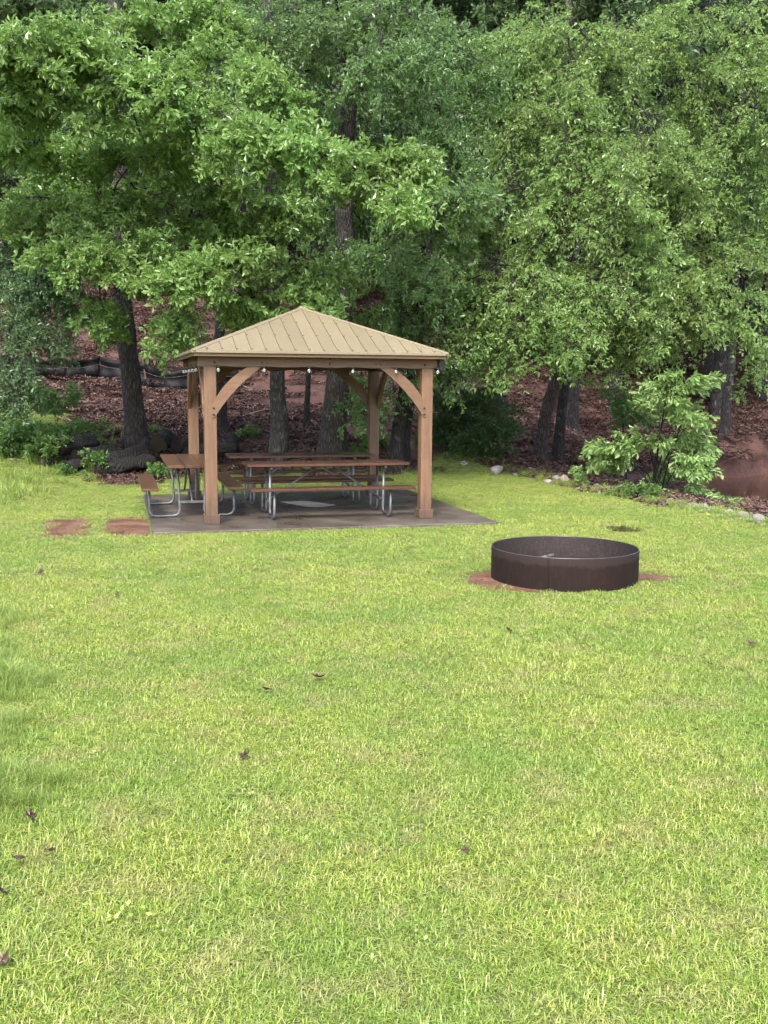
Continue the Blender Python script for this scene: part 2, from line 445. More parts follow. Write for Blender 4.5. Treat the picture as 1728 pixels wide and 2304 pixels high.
# ground: lawn soil and thatch, forest litter, clay by a vertex colour that says which ground lies where
t = NT('ground_soil'); w = t.coord('World')
att = t.n('ShaderNodeVertexColor', layer_name='cover'); sp3 = t.n('ShaderNodeSeparateColor'); t.l(att.outputs['Color'], sp3.inputs[0])
g1 = t.noise(w, 6, 5, .65); g2 = t.noise(w, 40, 4, .7); g3 = t.noise(w, .7, 4)
soil = t.ramp(g2, [(.3, (.05, .065, .016)), (.5, (.12, .15, .034)), (.7, (.22, .25, .065))])
duff = t.ramp(t.math('ADD', t.math('MULTIPLY', g1, .5), t.math('MULTIPLY', g2, .5)), [(.34, (.028, .015, .013)), (.5, (.07, .036, .031)), (.66, (.13, .073, .06))])
duff = t.mix(t.ramp(g3, [(.42, (0,) * 3), (.66, (.55,) * 3)]), duff, (.155, .062, .042))
clay = t.ramp(t.math('ADD', t.math('MULTIPLY', g1, .6), t.math('MULTIPLY', g2, .4)), [(.35, (.034, .015, .012)), (.5, (.075, .030, .023)), (.68, (.14, .064, .048))])
c = t.mix(sp3.outputs[0], duff, soil); c = t.mix(sp3.outputs[1], c, clay)
t.bump(t.math('ADD', g1, g2), .8, .06)
M['ground'] = t.set(color=c, rough=.85)

# ------------------------------------------------------------------ ground
def axis(lo, hi, a, b, step, grow=1.18):
    v = list(np.arange(a, b + 1e-6, step)); s = step; x = v[-1]
    while x < hi: s = min(s * grow, 40); x += s; v.append(x)
    s = step; x = v[0]
    while x > lo: s = min(s * grow, 40); x -= s; v.insert(0, x)
    return np.array(v)
gx = axis(-400, 400, -13, 17, .3); gy = axis(-60, 700, 1, 48, .3)
GX, GY = np.meshgrid(gx, gy)
GZ = H(GX, GY)
V = np.stack([GX, GY, GZ], -1).reshape(-1, 3)
nx, ny = len(gx), len(gy)
ii = (np.arange(ny - 1)[:, None] * nx + np.arange(nx - 1)[None]).ravel()
F = np.stack([ii, ii + 1, ii + nx + 1, ii + nx], -1)
me = mesh_np('ground', V, F, smooth=True)
lm = lawn_mask(V[:, 0], V[:, 1])
pr = pond_r(V[:, 0], V[:, 1])
cl = np.where(pr < 1.2, ss(1.09, 1.055, pr), 0) * (1 - lm)
ca = me.color_attributes.new('cover', 'FLOAT_COLOR', 'POINT')
ca.data.foreach_set('color', np.stack([lm, cl, 0 * lm, 0 * lm + 1], -1).astype(np.float32).ravel())
tag(link('ground', me, M['ground']), kind='structure')
# pond
a = np.linspace(0, 2 * np.pi, 64, endpoint=False)
V = np.stack([PC[0] + 1.1 * PR[0] * np.cos(a), PC[1] + 1.1 * PR[1] * np.sin(a), 0 * a + WATER_Z], -1)
me = bpy.data.meshes.new('pond_water'); me.from_pydata(V.tolist(), [], [list(range(64))]); me.update()
tag(link('pond_water', me, M['water']), kind='structure')

# ------------------------------------------------------------------ gazebo frame of reference
GXC, GYC, GYAW = -1.289, 15.925, 0.2575
def gz_world(x, y, z=0.0):
    c, s = math.cos(GYAW), math.sin(GYAW)
    return Vector((GXC + x * c - y * s, GYC + x * s + y * c, z))
def gz_local(x, y):
    c, s = math.cos(GYAW), math.sin(GYAW)
    dx, dy = np.asarray(x) - GXC, np.asarray(y) - GYC
    return dx * c + dy * s, -dx * s + dy * c
SLAB_TOP = .03
# slab (four pours with joints between)
slab = empty('concrete_slab', (GXC, GYC, 0), GYAW); slab['kind'] = 'structure'
SH = 2.35
for sx in (0, 1):
    for sy in (0, 1):
        x0, x1 = (-SH, -.26) if sx == 0 else (-.25, SH + .07)
        y0, y1 = (-SH + .1, -.0) if sy == 0 else (.01, SH)
        link('slab_section', box_mesh('slab_section', x0, x1, y0, y1, -.1, SLAB_TOP, .008), M['slab'], slab)
# dry spot under the peak
bm = bmesh.new()
pts = [(-.235, .85), (.22, .95), (.62, .18), (.30, -.02), (.12, .02)]
vs = [bm.verts.new((x, y, SLAB_TOP + .003)) for x, y in pts]; bm.faces.new(vs)
bmesh.ops.bevel(bm, geom=list(bm.verts), offset=.04, segments=3, affect='VERTICES')
link('dry_spot', mesh_bm('dry_spot', bm), M['dry'], slab)

# ------------------------------------------------------------------ gazebo
gaz = tag(empty('gazebo', (GXC, GYC, SLAB_TOP), GYAW), 'square wooden gazebo with tan metal hip roof standing on the wet concrete slab', 'gazebo')
HP, Q = 1.535, .0825          # post centre and half width
BZ0, BZ1 = 2.15, 2.335        # beam
EH, EZ, AZ = 1.787, 2.355, 3.066
me_post = box_mesh('post', -Q, Q, -Q, Q, 0, BZ0, .006)
me_trim = None
for sx in (-1, 1):
    for sy in (-1, 1):
        p = link('post', me_post, M['post'], gaz, (sx * HP, sy * HP, 0))
        q = Q + .004
        for nm, (x0, x1, y0, y1) in {'a': (-q - .02, q + .02, -q - .02, -q), 'b': (-q - .02, q + .02, q, q + .02), 'c': (-q - .02, -q, -q, q), 'd': (q, q + .02, -q, q)}.items():
            link('base_trim', box_mesh('base_trim', x0, x1, y0, y1, .004, .135 + random.uniform(-.002, .002), .003), M['post'], p)
BO, BT = 1.69, .085
me_bx = box_mesh('beam', -BO, BO, -BT, 0, BZ0, BZ1, .005)
me_by = box_mesh('beam', -BO + BT + .002, BO - BT - .002, -BT, 0, BZ0 + .002, BZ1 - .002, .005)
for k in range(4):
    rz = k * math.pi / 2
    o = link('beam', me_bx if k % 2 == 0 else me_by, M['beam_x'], gaz)
    o.rotation_euler = (0, 0, rz + math.pi)
    o.location = Vector((math.sin(rz) * (BO - BT), -math.cos(rz) * (BO - BT), 0))
    # bolt heads on the outer face of the beam
    for bxp, bzp in ((-1.47, .03), (-.83, .03), (-.76, .03), (.12, .03), (.12, .10), (.78, .03), (.85, .03), (1.5, .03)):
        bm = bmesh.new(); bmesh.ops.create_cone(bm, cap_ends=True, segments=10, radius1=.017 if abs(bxp) > 1.4 or bxp == .12 else .011, radius2=.010, depth=.012)
        mb = link('bolt', mesh_bm('bolt', bm), M['bolt'], o)
        mb.location = (-bxp, -BT * 0 + .005, BZ0 + bzp + .02) ; mb.rotation_euler = (-math.pi / 2, 0, 0)
# braces: curved boards bolted to the outer faces of the posts
def brace_mesh():
    # in plane (u along beam from post centre, z); u to the right
    th = .05
    N = 10
    outer, inner = [], []
    for i in range(N + 1):
        t_ = i / N
        # lower edge: from the post down low, curving up to the beam
        a0, a1, a2 = Vector((.055, 1.46)), Vector((.30, 1.86)), Vector((.70, BZ0 - .003))
        b0, b1, b2 = Vector((.035, 1.645)), Vector((.175, 1.955)), Vector((.51, BZ0 - .003))
        lo = a0 * (1 - t_) ** 2 + a1 * 2 * t_ * (1 - t_) + a2 * t_ ** 2
        up = b0 * (1 - t_) ** 2 + b1 * 2 * t_ * (1 - t_) + b2 * t_ ** 2
        outer.append(lo); inner.append(up)
    loop = [Vector((.02, 1.46))] + outer + inner[::-1] + [Vector((.02, 1.63))]
    bm = bmesh.new()
    f_ = [bm.verts.new((p.x, 0, p.y)) for p in loop]
    b_ = [bm.verts.new((p.x, th, p.y)) for p in loop]
    n = len(loop)
    # strips so that the curved outline stays exact
    for i in range(n):
        bm.faces.new((f_[i], f_[(i + 1) % n], b_[(i + 1) % n], b_[i]))
    half = len(outer)
    idx_lo = list(range(1, 1 + half)); idx_up = list(range(half * 2, half, -1))
    for vs, flip in ((f_, False), (b_, True)):
        bm.faces.new([vs[0], vs[idx_lo[0]], vs[idx_up[0]], vs[n - 1]])
        for i in range(half - 1):
            bm.faces.new([vs[idx_lo[i]], vs[idx_lo[i + 1]], vs[idx_up[i + 1]], vs[idx_up[i]]])
    return mesh_bm('brace', bm)
me_brace = brace_mesh()
bm = bmesh.new(); bmesh.ops.create_cone(bm, cap_ends=True, segments=10, radius1=.016, radius2=.012, depth=.012)
me_bolt = mesh_bm('bolt', bm)
for k in range(4):
    face = empty('tmp'); face.rotation_euler = (0, 0, k * math.pi / 2)
    mw = Matrix.Rotation(k * math.pi / 2, 4, 'Z')
    bpy.data.objects.remove(face)
    for s in (-1, 1):
        o = link('brace', me_brace, M['brace'], gaz)
        m = mw @ Matrix.Translation((-s * HP, -HP - Q - .014, 0)) @ Matrix.Diagonal((s, 1, 1, 1))
        o.matrix_local = m
        for zz in (1.50, 1.585):
            b = link('bolt', me_bolt, M['bolt'], o, (.045, -.004, zz)); b.rotation_euler = (math.pi / 2, 0, 0)
# roof: wooden deck with metal panels, hip caps and eave trim
slope = math.hypot(EH, AZ - EZ)
ang = math.atan2(AZ - EZ, EH)
bm = bmesh.new()
cs = [bm.verts.new((x * EH * .985, y * EH * .985, EZ - .012)) for x, y in ((-1, -1), (1, -1), (1, 1), (-1, 1))]
ap = bm.verts.new((0, 0, AZ - .012)); ap2 = bm.verts.new((0, 0, AZ - .04))
cs2 = [bm.verts.new((v.co.x, v.co.y, v.co.z - .028)) for v in cs]
for i in range(4):
    j = (i + 1) % 4
    bm.faces.new((cs[i], cs[j], ap)); bm.faces.new((cs2[j], cs2[i], ap2)); bm.faces.new((cs2[i], cs2[j], cs[j], cs[i]))
roof = link('roof', mesh_bm('roof', bm), M['soffit'], gaz)
NP = 18
def vmax(u): return slope * max(0, 1 - abs(u) / EH)
def panel_mesh(i):
    u0, u1 = -EH + 2 * EH * i / NP, -EH + 2 * EH * (i + 1) / NP
    bm = bmesh.new()
    def slabpoly(poly, z0, z1):
        t0 = [bm.verts.new((u, v, z1)) for u, v in poly]; b0 = [bm.verts.new((u, v, z0)) for u, v in poly]
        bm.faces.new(t0); bm.faces.new(b0[::-1])
        for a_ in range(len(poly)):
            c_ = (a_ + 1) % len(poly); bm.faces.new((t0[a_], b0[a_], b0[c_], t0[c_]))
    g = .0025
    poly = [(u0 + g, 0), (u1 - g, 0), (u1 - g, vmax(u1 - g)), (u0 + g, vmax(u0 + g))]
    if vmax(u1 - g) < 1e-3: poly = [poly[0], poly[1], poly[3]]
    slabpoly([p for k_, p in enumerate(poly)], -.008, .004)
    r0, r1 = u0 + g + .001, u0 + g + .02
    if vmax(r0) > .02 and vmax(r1) > .02:
        slabpoly([(r0, .0), (r1, .0), (r1, vmax(r1) - .002), (r0, vmax(r0) - .002)], .0045, .011)
    return mesh_bm('panel', bm)
panels = [panel_mesh(i) for i in range(NP)]
bm = bmesh.new(); bmesh.ops.create_cone(bm, cap_ends=True, segments=6, radius1=.010, radius2=.007, depth=.006); me_screw = mesh_bm('screw', bm)
for k in range(4):
    fm = Matrix.Rotation(k * math.pi / 2, 4, 'Z') @ Matrix.Translation((0, -EH, EZ)) @ Matrix.Rotation(ang, 4, 'X')
    for i in range(NP):
        o = link('panel', panels[i], M['roof'], roof); o.matrix_local = fm
    for i in range(1, NP):
        u = -EH + 2 * EH * i / NP + .013
        for v in (.05, slope * .33, slope * .62):
            if v < vmax(u) - .03 and k in (0, 3):
                s = link('screw', me_screw, M['bolt'], roof); s.matrix_local = fm @ Matrix.Translation((u, v, .016))
    # hip cap between this face and the next
    p0 = Vector((EH + .006, -EH - .006, EZ + .012)); p1 = Vector((0, 0, AZ + .016))
    dirv = (p1 - p0)
    bm = bmesh.new()
    L = dirv.length
    sec = [(-.05, -.016), (0, .006), (.05, -.016), (.05, -.022), (0, 0), (-.05, -.022)]
    rows = []
    for s_ in (0, L):
        rows.append([bm.verts.new((s_, y, z)) for y, z in sec])
    for a_ in range(6):
        b_ = (a_ + 1) % 6; bm.faces.new((rows[0][a_], rows[0][b_], rows[1][b_], rows[1][a_]))
    bm.faces.new(rows[0]); bm.faces.new(rows[1][::-1])
    hc = link('hip_cap', mesh_bm('hip_cap', bm), M['roof'], roof)
    xax = dirv.normalized(); yax = Vector((0, 0, 1)).cross(xax).normalized(); zax = xax.cross(yax)
    hm = Matrix((xax, yax, zax)).transposed().to_4x4(); hm.translation = p0
    hc.matrix_local = Matrix.Rotation(k * math.pi / 2, 4, 'Z') @ hm
    # eave trim (metal) and fascia (wood)
    rot = Matrix.Rotation(k * math.pi / 2, 4, 'Z')
    e = link('eave_trim', box_mesh('eave_trim', -EH - .004, EH + .004, -EH - .014, -EH + .03, EZ - .03, EZ + .006, .003), M['roof'], roof); e.matrix_local = rot
    e = link('fascia', box_mesh('fascia', -EH + .03, EH - .03, -EH + .012, -EH + .045, EZ - .075, EZ - .032, .003), M['beam_x'], gaz); e.matrix_local = rot
    # soffit board between beam and fascia
    e = link('soffit_board', box_mesh('soffit_board', -BO + .01, BO - .01, -EH + .05, -BO + .02, EZ - .05, EZ - .035, .002), M['soffit'], gaz); e.matrix_local = rot
bm = bmesh.new(); bmesh.ops.create_cone(bm, cap_ends=True, segments=4, radius1=.075, radius2=.012, depth=.035)
o = link('roof_cap', mesh_bm('roof_cap', bm), M['roof'], roof, (0, 0, AZ + .018)); o.rotation_euler = (0, 0, math.pi / 4)
# hip rafters under the deck
for k in range(4):
    p0 = Vector((1.6, -1.6, BZ1 + .0)); p1 = Vector((.05, -.05, AZ - .10))
    d_ = p1 - p0; o = link('rafter', box_mesh('rafter', 0, d_.length, -.03, .03, -.05, .05, .004), M['soffit'], gaz)
    xax = d_.normalized(); yax = Vector((0, 0, 1)).cross(xax).normalized(); zax = xax.cross(yax)
    hm = Matrix((xax, yax, zax)).transposed().to_4x4(); hm.translation = p0
    o.matrix_local = Matrix.Rotation(k * math.pi / 2, 4, 'Z') @ hm

# string lights along the bottom of the beams
sl = tag(empty('string_lights', gz_world(0, 0, 0), GYAW), 'string of clear glass bulbs on black cord hung along the gazebo beams', 'string lights')
per = 4 * 2 * (BO + .012); NB = 22; stepb = per / NB
def perim(s):
    w_ = 2 * (BO + .012); k = int(s // w_) % 4; u = s % w_ - w_ / 2
    c, s_ = [(1, 0), (0, 1), (-1, 0), (0, -1)][k]
    return Vector((u * c + (BO + .012) * s_, u * s_ - (BO + .012) * c, 0))
# cord
P = []
off = .27
for i in range(NB * 8 + 1):
    s = off + i / 8 * stepb
    sag = .018 * math.sin(math.pi * ((i / 8) % 1))
    p = perim(s % per); p.z = SLAB_TOP + BZ0 + .012 - sag; P.append(p)
link('cord', tube_mesh('cord', P, .0045, 5), M['cord'], sl)
bm = bmesh.new()
prof = [(.0, -.095), (.012, -.093), (.022, -.080), (.0255, -.066), (.022, -.048), (.013, -.033), (.0115, -.028)]
rings = [[bm.verts.new((r * math.cos(a_ * math.pi / 5), r * math.sin(a_ * math.pi / 5), z)) for a_ in range(10)] for r, z in prof[1:]]
tip = bm.verts.new((0, 0, -.095))
for a_ in range(10): bm.faces.new((tip, rings[0][(a_ + 1) % 10], rings[0][a_]))
for r_ in range(len(rings) - 1):
    for a_ in range(10): bm.faces.new((rings[r_][a_], rings[r_][(a_ + 1) % 10], rings[r_ + 1][(a_ + 1) % 10], rings[r_ + 1][a_]))
bm.faces.new(rings[-1])
me_bulb = mesh_bm('bulb', bm, True)
me_sock = tube_mesh('socket', [(0, 0, -.032), (0, 0, .004)], [.0145, .012], 8)
for i in range(NB):
    p = perim((off + i * stepb) % per); p.z = SLAB_TOP + BZ0 + .004
    b = link('bulb', me_bulb, M['bulb'], sl, p); b.scale = (.88,) * 3
    link('socket', me_sock, M['cord'], b)
# plain black box under the eave at the far right end
sp = tag(empty('eave_box', gz_world(BO + .002, -1.55, SLAB_TOP + 2.12), GYAW), 'small black box fixed beneath the roof eave beside the end of the front beam', 'black_box')
link('case', box_mesh('case', 0.0, .085, -.11, .12, .0, .155, .008), M['black'], sp)
link('side_plate', box_mesh('side_plate', .086, .092, -.10, .11, .01, .145, .002), M['cord'], sp)  # thin black plate on the outer side of the box

# ------------------------------------------------------------------ picnic tables
def picnic_table(label, x, y, rz, length, plank, fx):
    root = tag(empty('picnic_table', gz_world(x, y, SLAB_TOP), GYAW + rz), label, 'picnic table', 'picnic tables under the gazebo')
    R = .0195
    hl = length / 2
    for k in (-1, 0, 1):
        o = link('table_board', box_mesh('table_board', -hl + random.uniform(-.006, .006), hl + random.uniform(-.006, .006), k * .238 - .116, k * .238 + .116, .735, .775, .006), M[plank], root)
    for s in (-1, 1):
        link('bench_board', box_mesh('bench_board', -hl + random.uniform(-.006, .006), hl, s * .60 - .118, s * .60 + .118, .418, .456, .006), M[plank], root)
    for ex in (-fx, fx):
        for s in (-1, 1):
            pts = [(ex, s * .605, .416), (ex, s * .605, R), (ex, s * .17, R), (ex, s * .20, .733)]
            link('leg', tube_mesh('leg', fillet(pts, .11, 6), R, 10), M['galv'], root)
        link('crossbar', box_mesh('crossbar', ex - .018, ex + .018, -.19, .19, .20, .236, .004), M['galv'], root)
        link('top_bar', box_mesh('top_bar', ex - .018, ex + .018, -.33, .33, .700, .733, .004), M['galv'], root)
        sgn = 1 if ex > 0 else -1
        link('brace', tube_mesh('brace', [(ex, 0, .225), (sgn * .10, 0, .722)], .0145, 8), M['galv'], root)
        for s in (-1, 1):
            link('bench_bracket', box_mesh('bench_bracket', ex - .02, ex + .02, s * .60 - .11, s * .60 + .11, .408, .417, .002), M['galv'], root)
    link('cleat', box_mesh('cleat', -.05, .05, -.33, .33, .706, .7335, .004), M[plank], root)
    return root
picnic_table('reddish wooden picnic table standing between the two front gazebo posts', .21, -.80, 0, 2.40, 'plank', .85)
picnic_table('reddish picnic table standing at the back of the slab behind the other long table', .16, .98, 0, 2.40, 'plank', .85)
picnic_table('worn brown picnic table set end-on at the side of the slab', -1.74, .05, math.pi / 2, 2.40, 'plank_old', .80)

# ------------------------------------------------------------------ fire ring
FRX, FRY, FRR, FRH = 1.845, 10.34, .742, .322
fr = tag(empty('fire_ring', (FRX, FRY, 0)), 'low round rusty steel fire ring on the lawn', 'fire ring')
NSEG = 72
a = np.linspace(0, 2 * np.pi, NSEG, endpoint=False)
def ring_mesh(name, prof):
    V = np.concatenate([np.stack([r * np.cos(a), r * np.sin(a), 0 * a + z], -1) for r, z in prof])
    F = []
    for i in range(len(prof) - 1):
        j = np.arange(NSEG); k = (j + 1) % NSEG
        F.append(np.stack([i * NSEG + j, i * NSEG + k, (i + 1) * NSEG + k, (i + 1) * NSEG + j], -1))
    return mesh_np(name, V, np.concatenate(F), smooth=True)
link('outer_wall', ring_mesh('outer_wall', [(FRR, -.06), (FRR, .1), (FRR + .001, .2), (FRR, FRH - .004), (FRR - .001, FRH)]), M['rust'], fr)
link('inner_wall', ring_mesh('inner_wall', [(FRR - .012, FRH - .001), (FRR - .012, .2), (FRR - .012, .03)]), M['rust_in'], fr)
t = NT('bare_rim'); M['rim'] = t.set(color=(.10, .085, .085), rough=.35, metal=.5)
link('rim', ring_mesh('rim', [(FRR - .001, FRH), (FRR - .003, FRH + .004), (FRR - .009, FRH + .004), (FRR - .012, FRH - .001)]), M['rim'], fr)
V = np.concatenate([np.stack([r * np.cos(a), r * np.sin(a), .02 + .03 * np.sin(3 * a + r * 9) * (r > 0) + .02 * (r < .4) + 0 * a], -1) for r in (.73, .55, .35, .15, .02)])
F = np.concatenate([np.stack([i * NSEG + np.arange(NSEG), i * NSEG + (np.arange(NSEG) + 1) % NSEG, (i + 1) * NSEG + (np.arange(NSEG) + 1) % NSEG, (i + 1) * NSEG + np.arange(NSEG)], -1) for i in range(4)])
link('ash_bed', mesh_np('ash_bed', V, F, smooth=True), M['ash'], fr)
V, F = tube_arrays([(FRR * math.cos(-1.95) * 1.003, FRR * math.sin(-1.95) * 1.003, z) for z in (0, .1, .2, FRH)], [.006] * 4, 6)
link('weld_seam', mesh_np('weld_seam', V, F, smooth=True), M['rust'], fr)
st = link('burnt_stick', tube_mesh('burnt_stick', [(1.30, 10.55, .05), (1.52, 10.42, .16), (1.74, 10.36, .235)], [.03, .026, .016], 8), M['char'])
tag(st, 'grey half burnt stick poking up inside the fire ring', 'stick')

# flat bare patches
def patch(name, cx, cy, rx, ry, mat, rect=False, seed=0, lift=.004, label=None, rot=0.0):
    rs = np.random.default_rng(seed); n = 48
    aa = np.linspace(0, 2 * np.pi, n, endpoint=False)
    wob = 1 + .07 * np.sin(3 * aa + seed) + .05 * np.sin(7 * aa + 2 * seed) + .04 * rs.standard_normal(n)
    if rect:
        pw = 5
        rad = (np.abs(np.cos(aa)) ** pw + np.abs(np.sin(aa)) ** pw) ** (-1 / pw)
    else: rad = 1
    c, s = math.cos(rot), math.sin(rot)
    lx, ly = rx * np.cos(aa) * rad * wob, ry * np.sin(aa) * rad * wob
    X, Y = cx + lx * c - ly * s, cy + lx * s + ly * c
    V = np.concatenate([np.stack([X, Y, H(X, Y) + lift], -1), np.stack([cx + (X - cx) * .5, cy + (Y - cy) * .5, H(cx + (X - cx) * .5, cy + (Y - cy) * .5) + lift], -1)])
    j = np.arange(n); k = (j + 1) % n
    F1 = np.stack([j, k, n + k, n + j], -1)
    me = bpy.data.meshes.new(name); me.from_pydata(V.tolist(), [], F1.tolist() + [list(range(n, 2 * n))]); me.update()
    o = link(name, me, mat); o['kind'] = 'structure'
    return o
PATCHES = [(-4.30, 13.75, .29, .90, True, 1, .30), (-3.52, 13.95, .29, .90, True, 4, .25), (1.40, 10.14, .60, .56, False, 2, 0), (2.46, 10.42, .50, .24, False, 3, 0)]
for cx, cy, rx, ry, rc, sd_, ro in PATCHES:
    patch('clay_patch', cx, cy, rx, ry, M['clay'], rc, sd_, rot=ro)
PUD = (3.29, 13.95, .23, .30)
patch('puddle', *PUD, M['water'], False, 6, .006)

# ------------------------------------------------------------------ grass
def blade_arrays(rng, n, rad, hmin, hmax, wmin, wmax, lean):
    """n curved tapering blades standing in a disc"""
    r = rad * np.sqrt(rng.random(n)); th = rng.random(n) * 2 * np.pi
    base = np.stack([r * np.cos(th), r * np.sin(th), np.full(n, -.006)], -1)
    hd = rng.random(n) * 2 * np.pi
    d = np.stack([np.cos(hd), np.sin(hd), 0 * hd], -1); side = np.stack([-np.sin(hd), np.cos(hd), 0 * hd], -1)
    # twist the blade face a little
    tw = rng.normal(0, .6, n); side = side * np.cos(tw)[:, None] + np.array([0, 0, .25]) * np.sin(tw)[:, None]
    h = hmin + (hmax - hmin) * rng.random(n) ** 1.4; w = wmin + (wmax - wmin) * rng.random(n)
    ln = lean * (.25 + rng.random(n) * 1.0)
    rows = []
    for t_, ww in ((0, .8), (.5, 1.0)):
        c = base + d * (h * ln * t_ ** 1.6)[:, None] + np.array([0, 0, 1.0]) * (h * (t_ - .28 * ln * t_ ** 2))[:, None]
        rows += [c - side * (w * ww / 2)[:, None], c + side * (w * ww / 2)[:, None]]
    tip = base + d * (h * ln)[:, None] + np.array([0, 0, 1.0]) * (h * (1 - .45 * np.minimum(ln, 1.5)))[:, None]
    V = np.stack(rows + [tip], 1).reshape(-1, 3)
    b = np.arange(n)[:, None] * 5
    return V, [b + np.array([[0, 1, 3, 2]]), b + np.array([[2, 3, 4]])]
def scatter_object(name, pts, rots, scales, idx, protos, mat):
    """one object: a point cloud on which patches of blades or chips are set with geometry nodes"""
    me = bpy.data.meshes.new(name)
    me.vertices.add(len(pts)); me.vertices.foreach_set('co', np.asarray(pts, np.float32).ravel())
    for nm, typ, data in (('rot', 'FLOAT_VECTOR', rots), ('scl', 'FLOAT', scales), ('pick', 'INT', idx)):
        at_ = me.attributes.new(nm, typ, 'POINT')
        at_.data.foreach_set('vector' if typ == 'FLOAT_VECTOR' else 'value', np.asarray(data, np.int32 if typ == 'INT' else np.float32).ravel())
    me.update()
    ng = bpy.data.node_groups.new(name + '_scatter', 'GeometryNodeTree')
    ng.interface.new_socket('Geometry', in_out='INPUT', socket_type='NodeSocketGeometry')
    ng.interface.new_socket('Geometry', in_out='OUTPUT', socket_type='NodeSocketGeometry')
    N = ng.nodes.new; L = ng.links.new
    gi, go = N('NodeGroupInput'), N('NodeGroupOutput')
    join = N('GeometryNodeJoinGeometry')
    for pm in reversed(protos):
        po = bpy.data.objects.new(name + '_clump', pm)
        oi_ = N('GeometryNodeObjectInfo'); oi_.inputs['Object'].default_value = po; oi_.inputs['As Instance'].default_value = False
        g2i = N('GeometryNodeGeometryToInstance'); L(oi_.outputs['Geometry'], g2i.inputs[0]); L(g2i.outputs[0], join.inputs[0])
    def named(nm, dt):
        nd = N('GeometryNodeInputNamedAttribute'); nd.data_type = dt; nd.inputs['Name'].default_value = nm; return nd.outputs['Attribute']
    iop = N('GeometryNodeInstanceOnPoints')
    L(gi.outputs[0], iop.inputs['Points']); L(join.outputs[0], iop.inputs['Instance'])
    iop.inputs['Pick Instance'].default_value = True
    L(named('pick', 'INT'), iop.inputs['Instance Index'])
    e2r = N('FunctionNodeEulerToRotation'); L(named('rot', 'FLOAT_VECTOR'), e2r.inputs[0]); L(e2r.outputs[0], iop.inputs['Rotation'])
    L(named('scl', 'FLOAT'), iop.inputs['Scale'])
    L(iop.outputs[0], go.inputs[0])
    o = link(name, me, mat); o['kind'] = 'stuff'
    md = o.modifiers.new('scatter', 'NODES'); md.node_group = ng
    return o
def no_grass(x, y):
    """1 where grass may grow"""
    ok = RNG.random(len(x)) < lawn_mask(x, y) * 1.05
    lx, ly = gz_local(x, y)
    j = RNG.normal(0, .025, len(x))
    ok &= ~((lx > -SH - .05 + j) & (lx < SH + .12 + j) & (ly > -SH + .05 + j) & (ly < SH + .04 + j))
    ok &= np.hypot(x - FRX, y - FRY) > FRR + .04 + np.abs(j)
    for cx, cy, rx, ry, rc, sd_, ro in PATCHES + [(PUD[0], PUD[1], PUD[2], PUD[3], False, 0, 0)]:
        c, s = math.cos(ro), math.sin(ro); dx, dy = x - cx, y - cy
        u, v = (dx * c + dy * s) / rx, (-dx * s + dy * c) / ry
        rr = (np.abs(u) ** 5 + np.abs(v) ** 5) ** .2 if rc else np.hypot(u, v)
        ok &= (rr > 1 + .05 / min(rx, ry) + RNG.normal(0, .16, len(x))) | ((RNG.random(len(x)) < .05) & (np.hypot(x - FRX, y - FRY) > FRR + .14))
    return ok
def grass_points(y0, y1, dens, mx):
    out = []
    area = 0
    st_ = dens ** -.5; hw = y1 * .40 + mx
    x, y = np.meshgrid(np.arange(-hw, hw, st_), np.arange(y0, y1, st_)); x, y = x.ravel(), y.ravel()
    x = x + RNG.uniform(-.5, .5, len(x)) * st_; y = y + RNG.uniform(-.5, .5, len(y)) * st_
    k = np.abs(x) < y * .40 + mx
    x, y = x[k], y[k]
    k = no_grass(x, y); return x[k], y[k]
protos = []
for i in range(5):
    V, F = blade_arrays(RNG, 190, .125, .016, .048, .0024, .0044, 1.3)
    protos.append(mesh_np('grass_patch_mesh', V, F, [M['grass']], smooth=False))
for i in range(3):
    V, F = blade_arrays(RNG, 130, .10, .024, .068, .0026, .0050, 1.05)
    protos.append(mesh_np('grass_patch_mesh', V, F, [M['grass']], smooth=False))
for i in range(2):
    n = 26
    c0 = np.stack([RNG.uniform(-.06, .06, n), RNG.uniform(-.06, .06, n), RNG.uniform(.018, .04, n)], -1)
    th = RNG.random(n) * 6.28; dv_ = np.stack([np.cos(th), np.sin(th), RNG.normal(.15, .25, n)], -1); sd2 = np.stack([-np.sin(th), np.cos(th), RNG.normal(0, .25, n)], -1)
    L_ = RNG.uniform(.009, .022, n)[:, None]; V = np.stack([c0, c0 + dv_ * L_ * .6 + sd2 * L_ * .38, c0 + dv_ * L_, c0 + dv_ * L_ * .6 - sd2 * L_ * .38], 1).reshape(-1, 3)
    protos.append(mesh_np('clover_mesh', V, np.arange(n * 4).reshape(-1, 4), [M['grass']]))
PX, PY = [], []
for y0, y1, dens in ((1.6, 6, 130), (6, 10, 95), (10, 16, 62), (16, 30, 44)):
    x, y = grass_points(y0, y1, dens, 1.6); PX.append(x); PY.append(y)
PX, PY = np.concatenate(PX), np.concatenate(PY)
n = len(PX)
tall = wav(PX * .8 + 3, PY * .6) + RNG.normal(0, .5, n) > .75
pick = np.where(tall & (RNG.random(n) < .55), RNG.integers(5, 8, n), RNG.integers(0, 5, n))
pick = np.where(RNG.random(n) < .008 + .02 * (wav(PX * 1.1, PY * .9 + 5) > .8), RNG.integers(8, 10, n), pick)
scl = RNG.uniform(.75, 1.25, n) * np.where(PY > 10, 1.1, 1.05)
rot = np.stack([RNG.normal(0, .05, n), RNG.normal(0, .05, n), RNG.random(n) * 6.28], -1)
g = scatter_object('lawn_grass', np.stack([PX, PY, H(PX, PY)], -1), rot, scl, pick, protos, M['grass'])
tag(g, 'short mown yellow green lawn grass', 'grass')
print('grass patches', n)
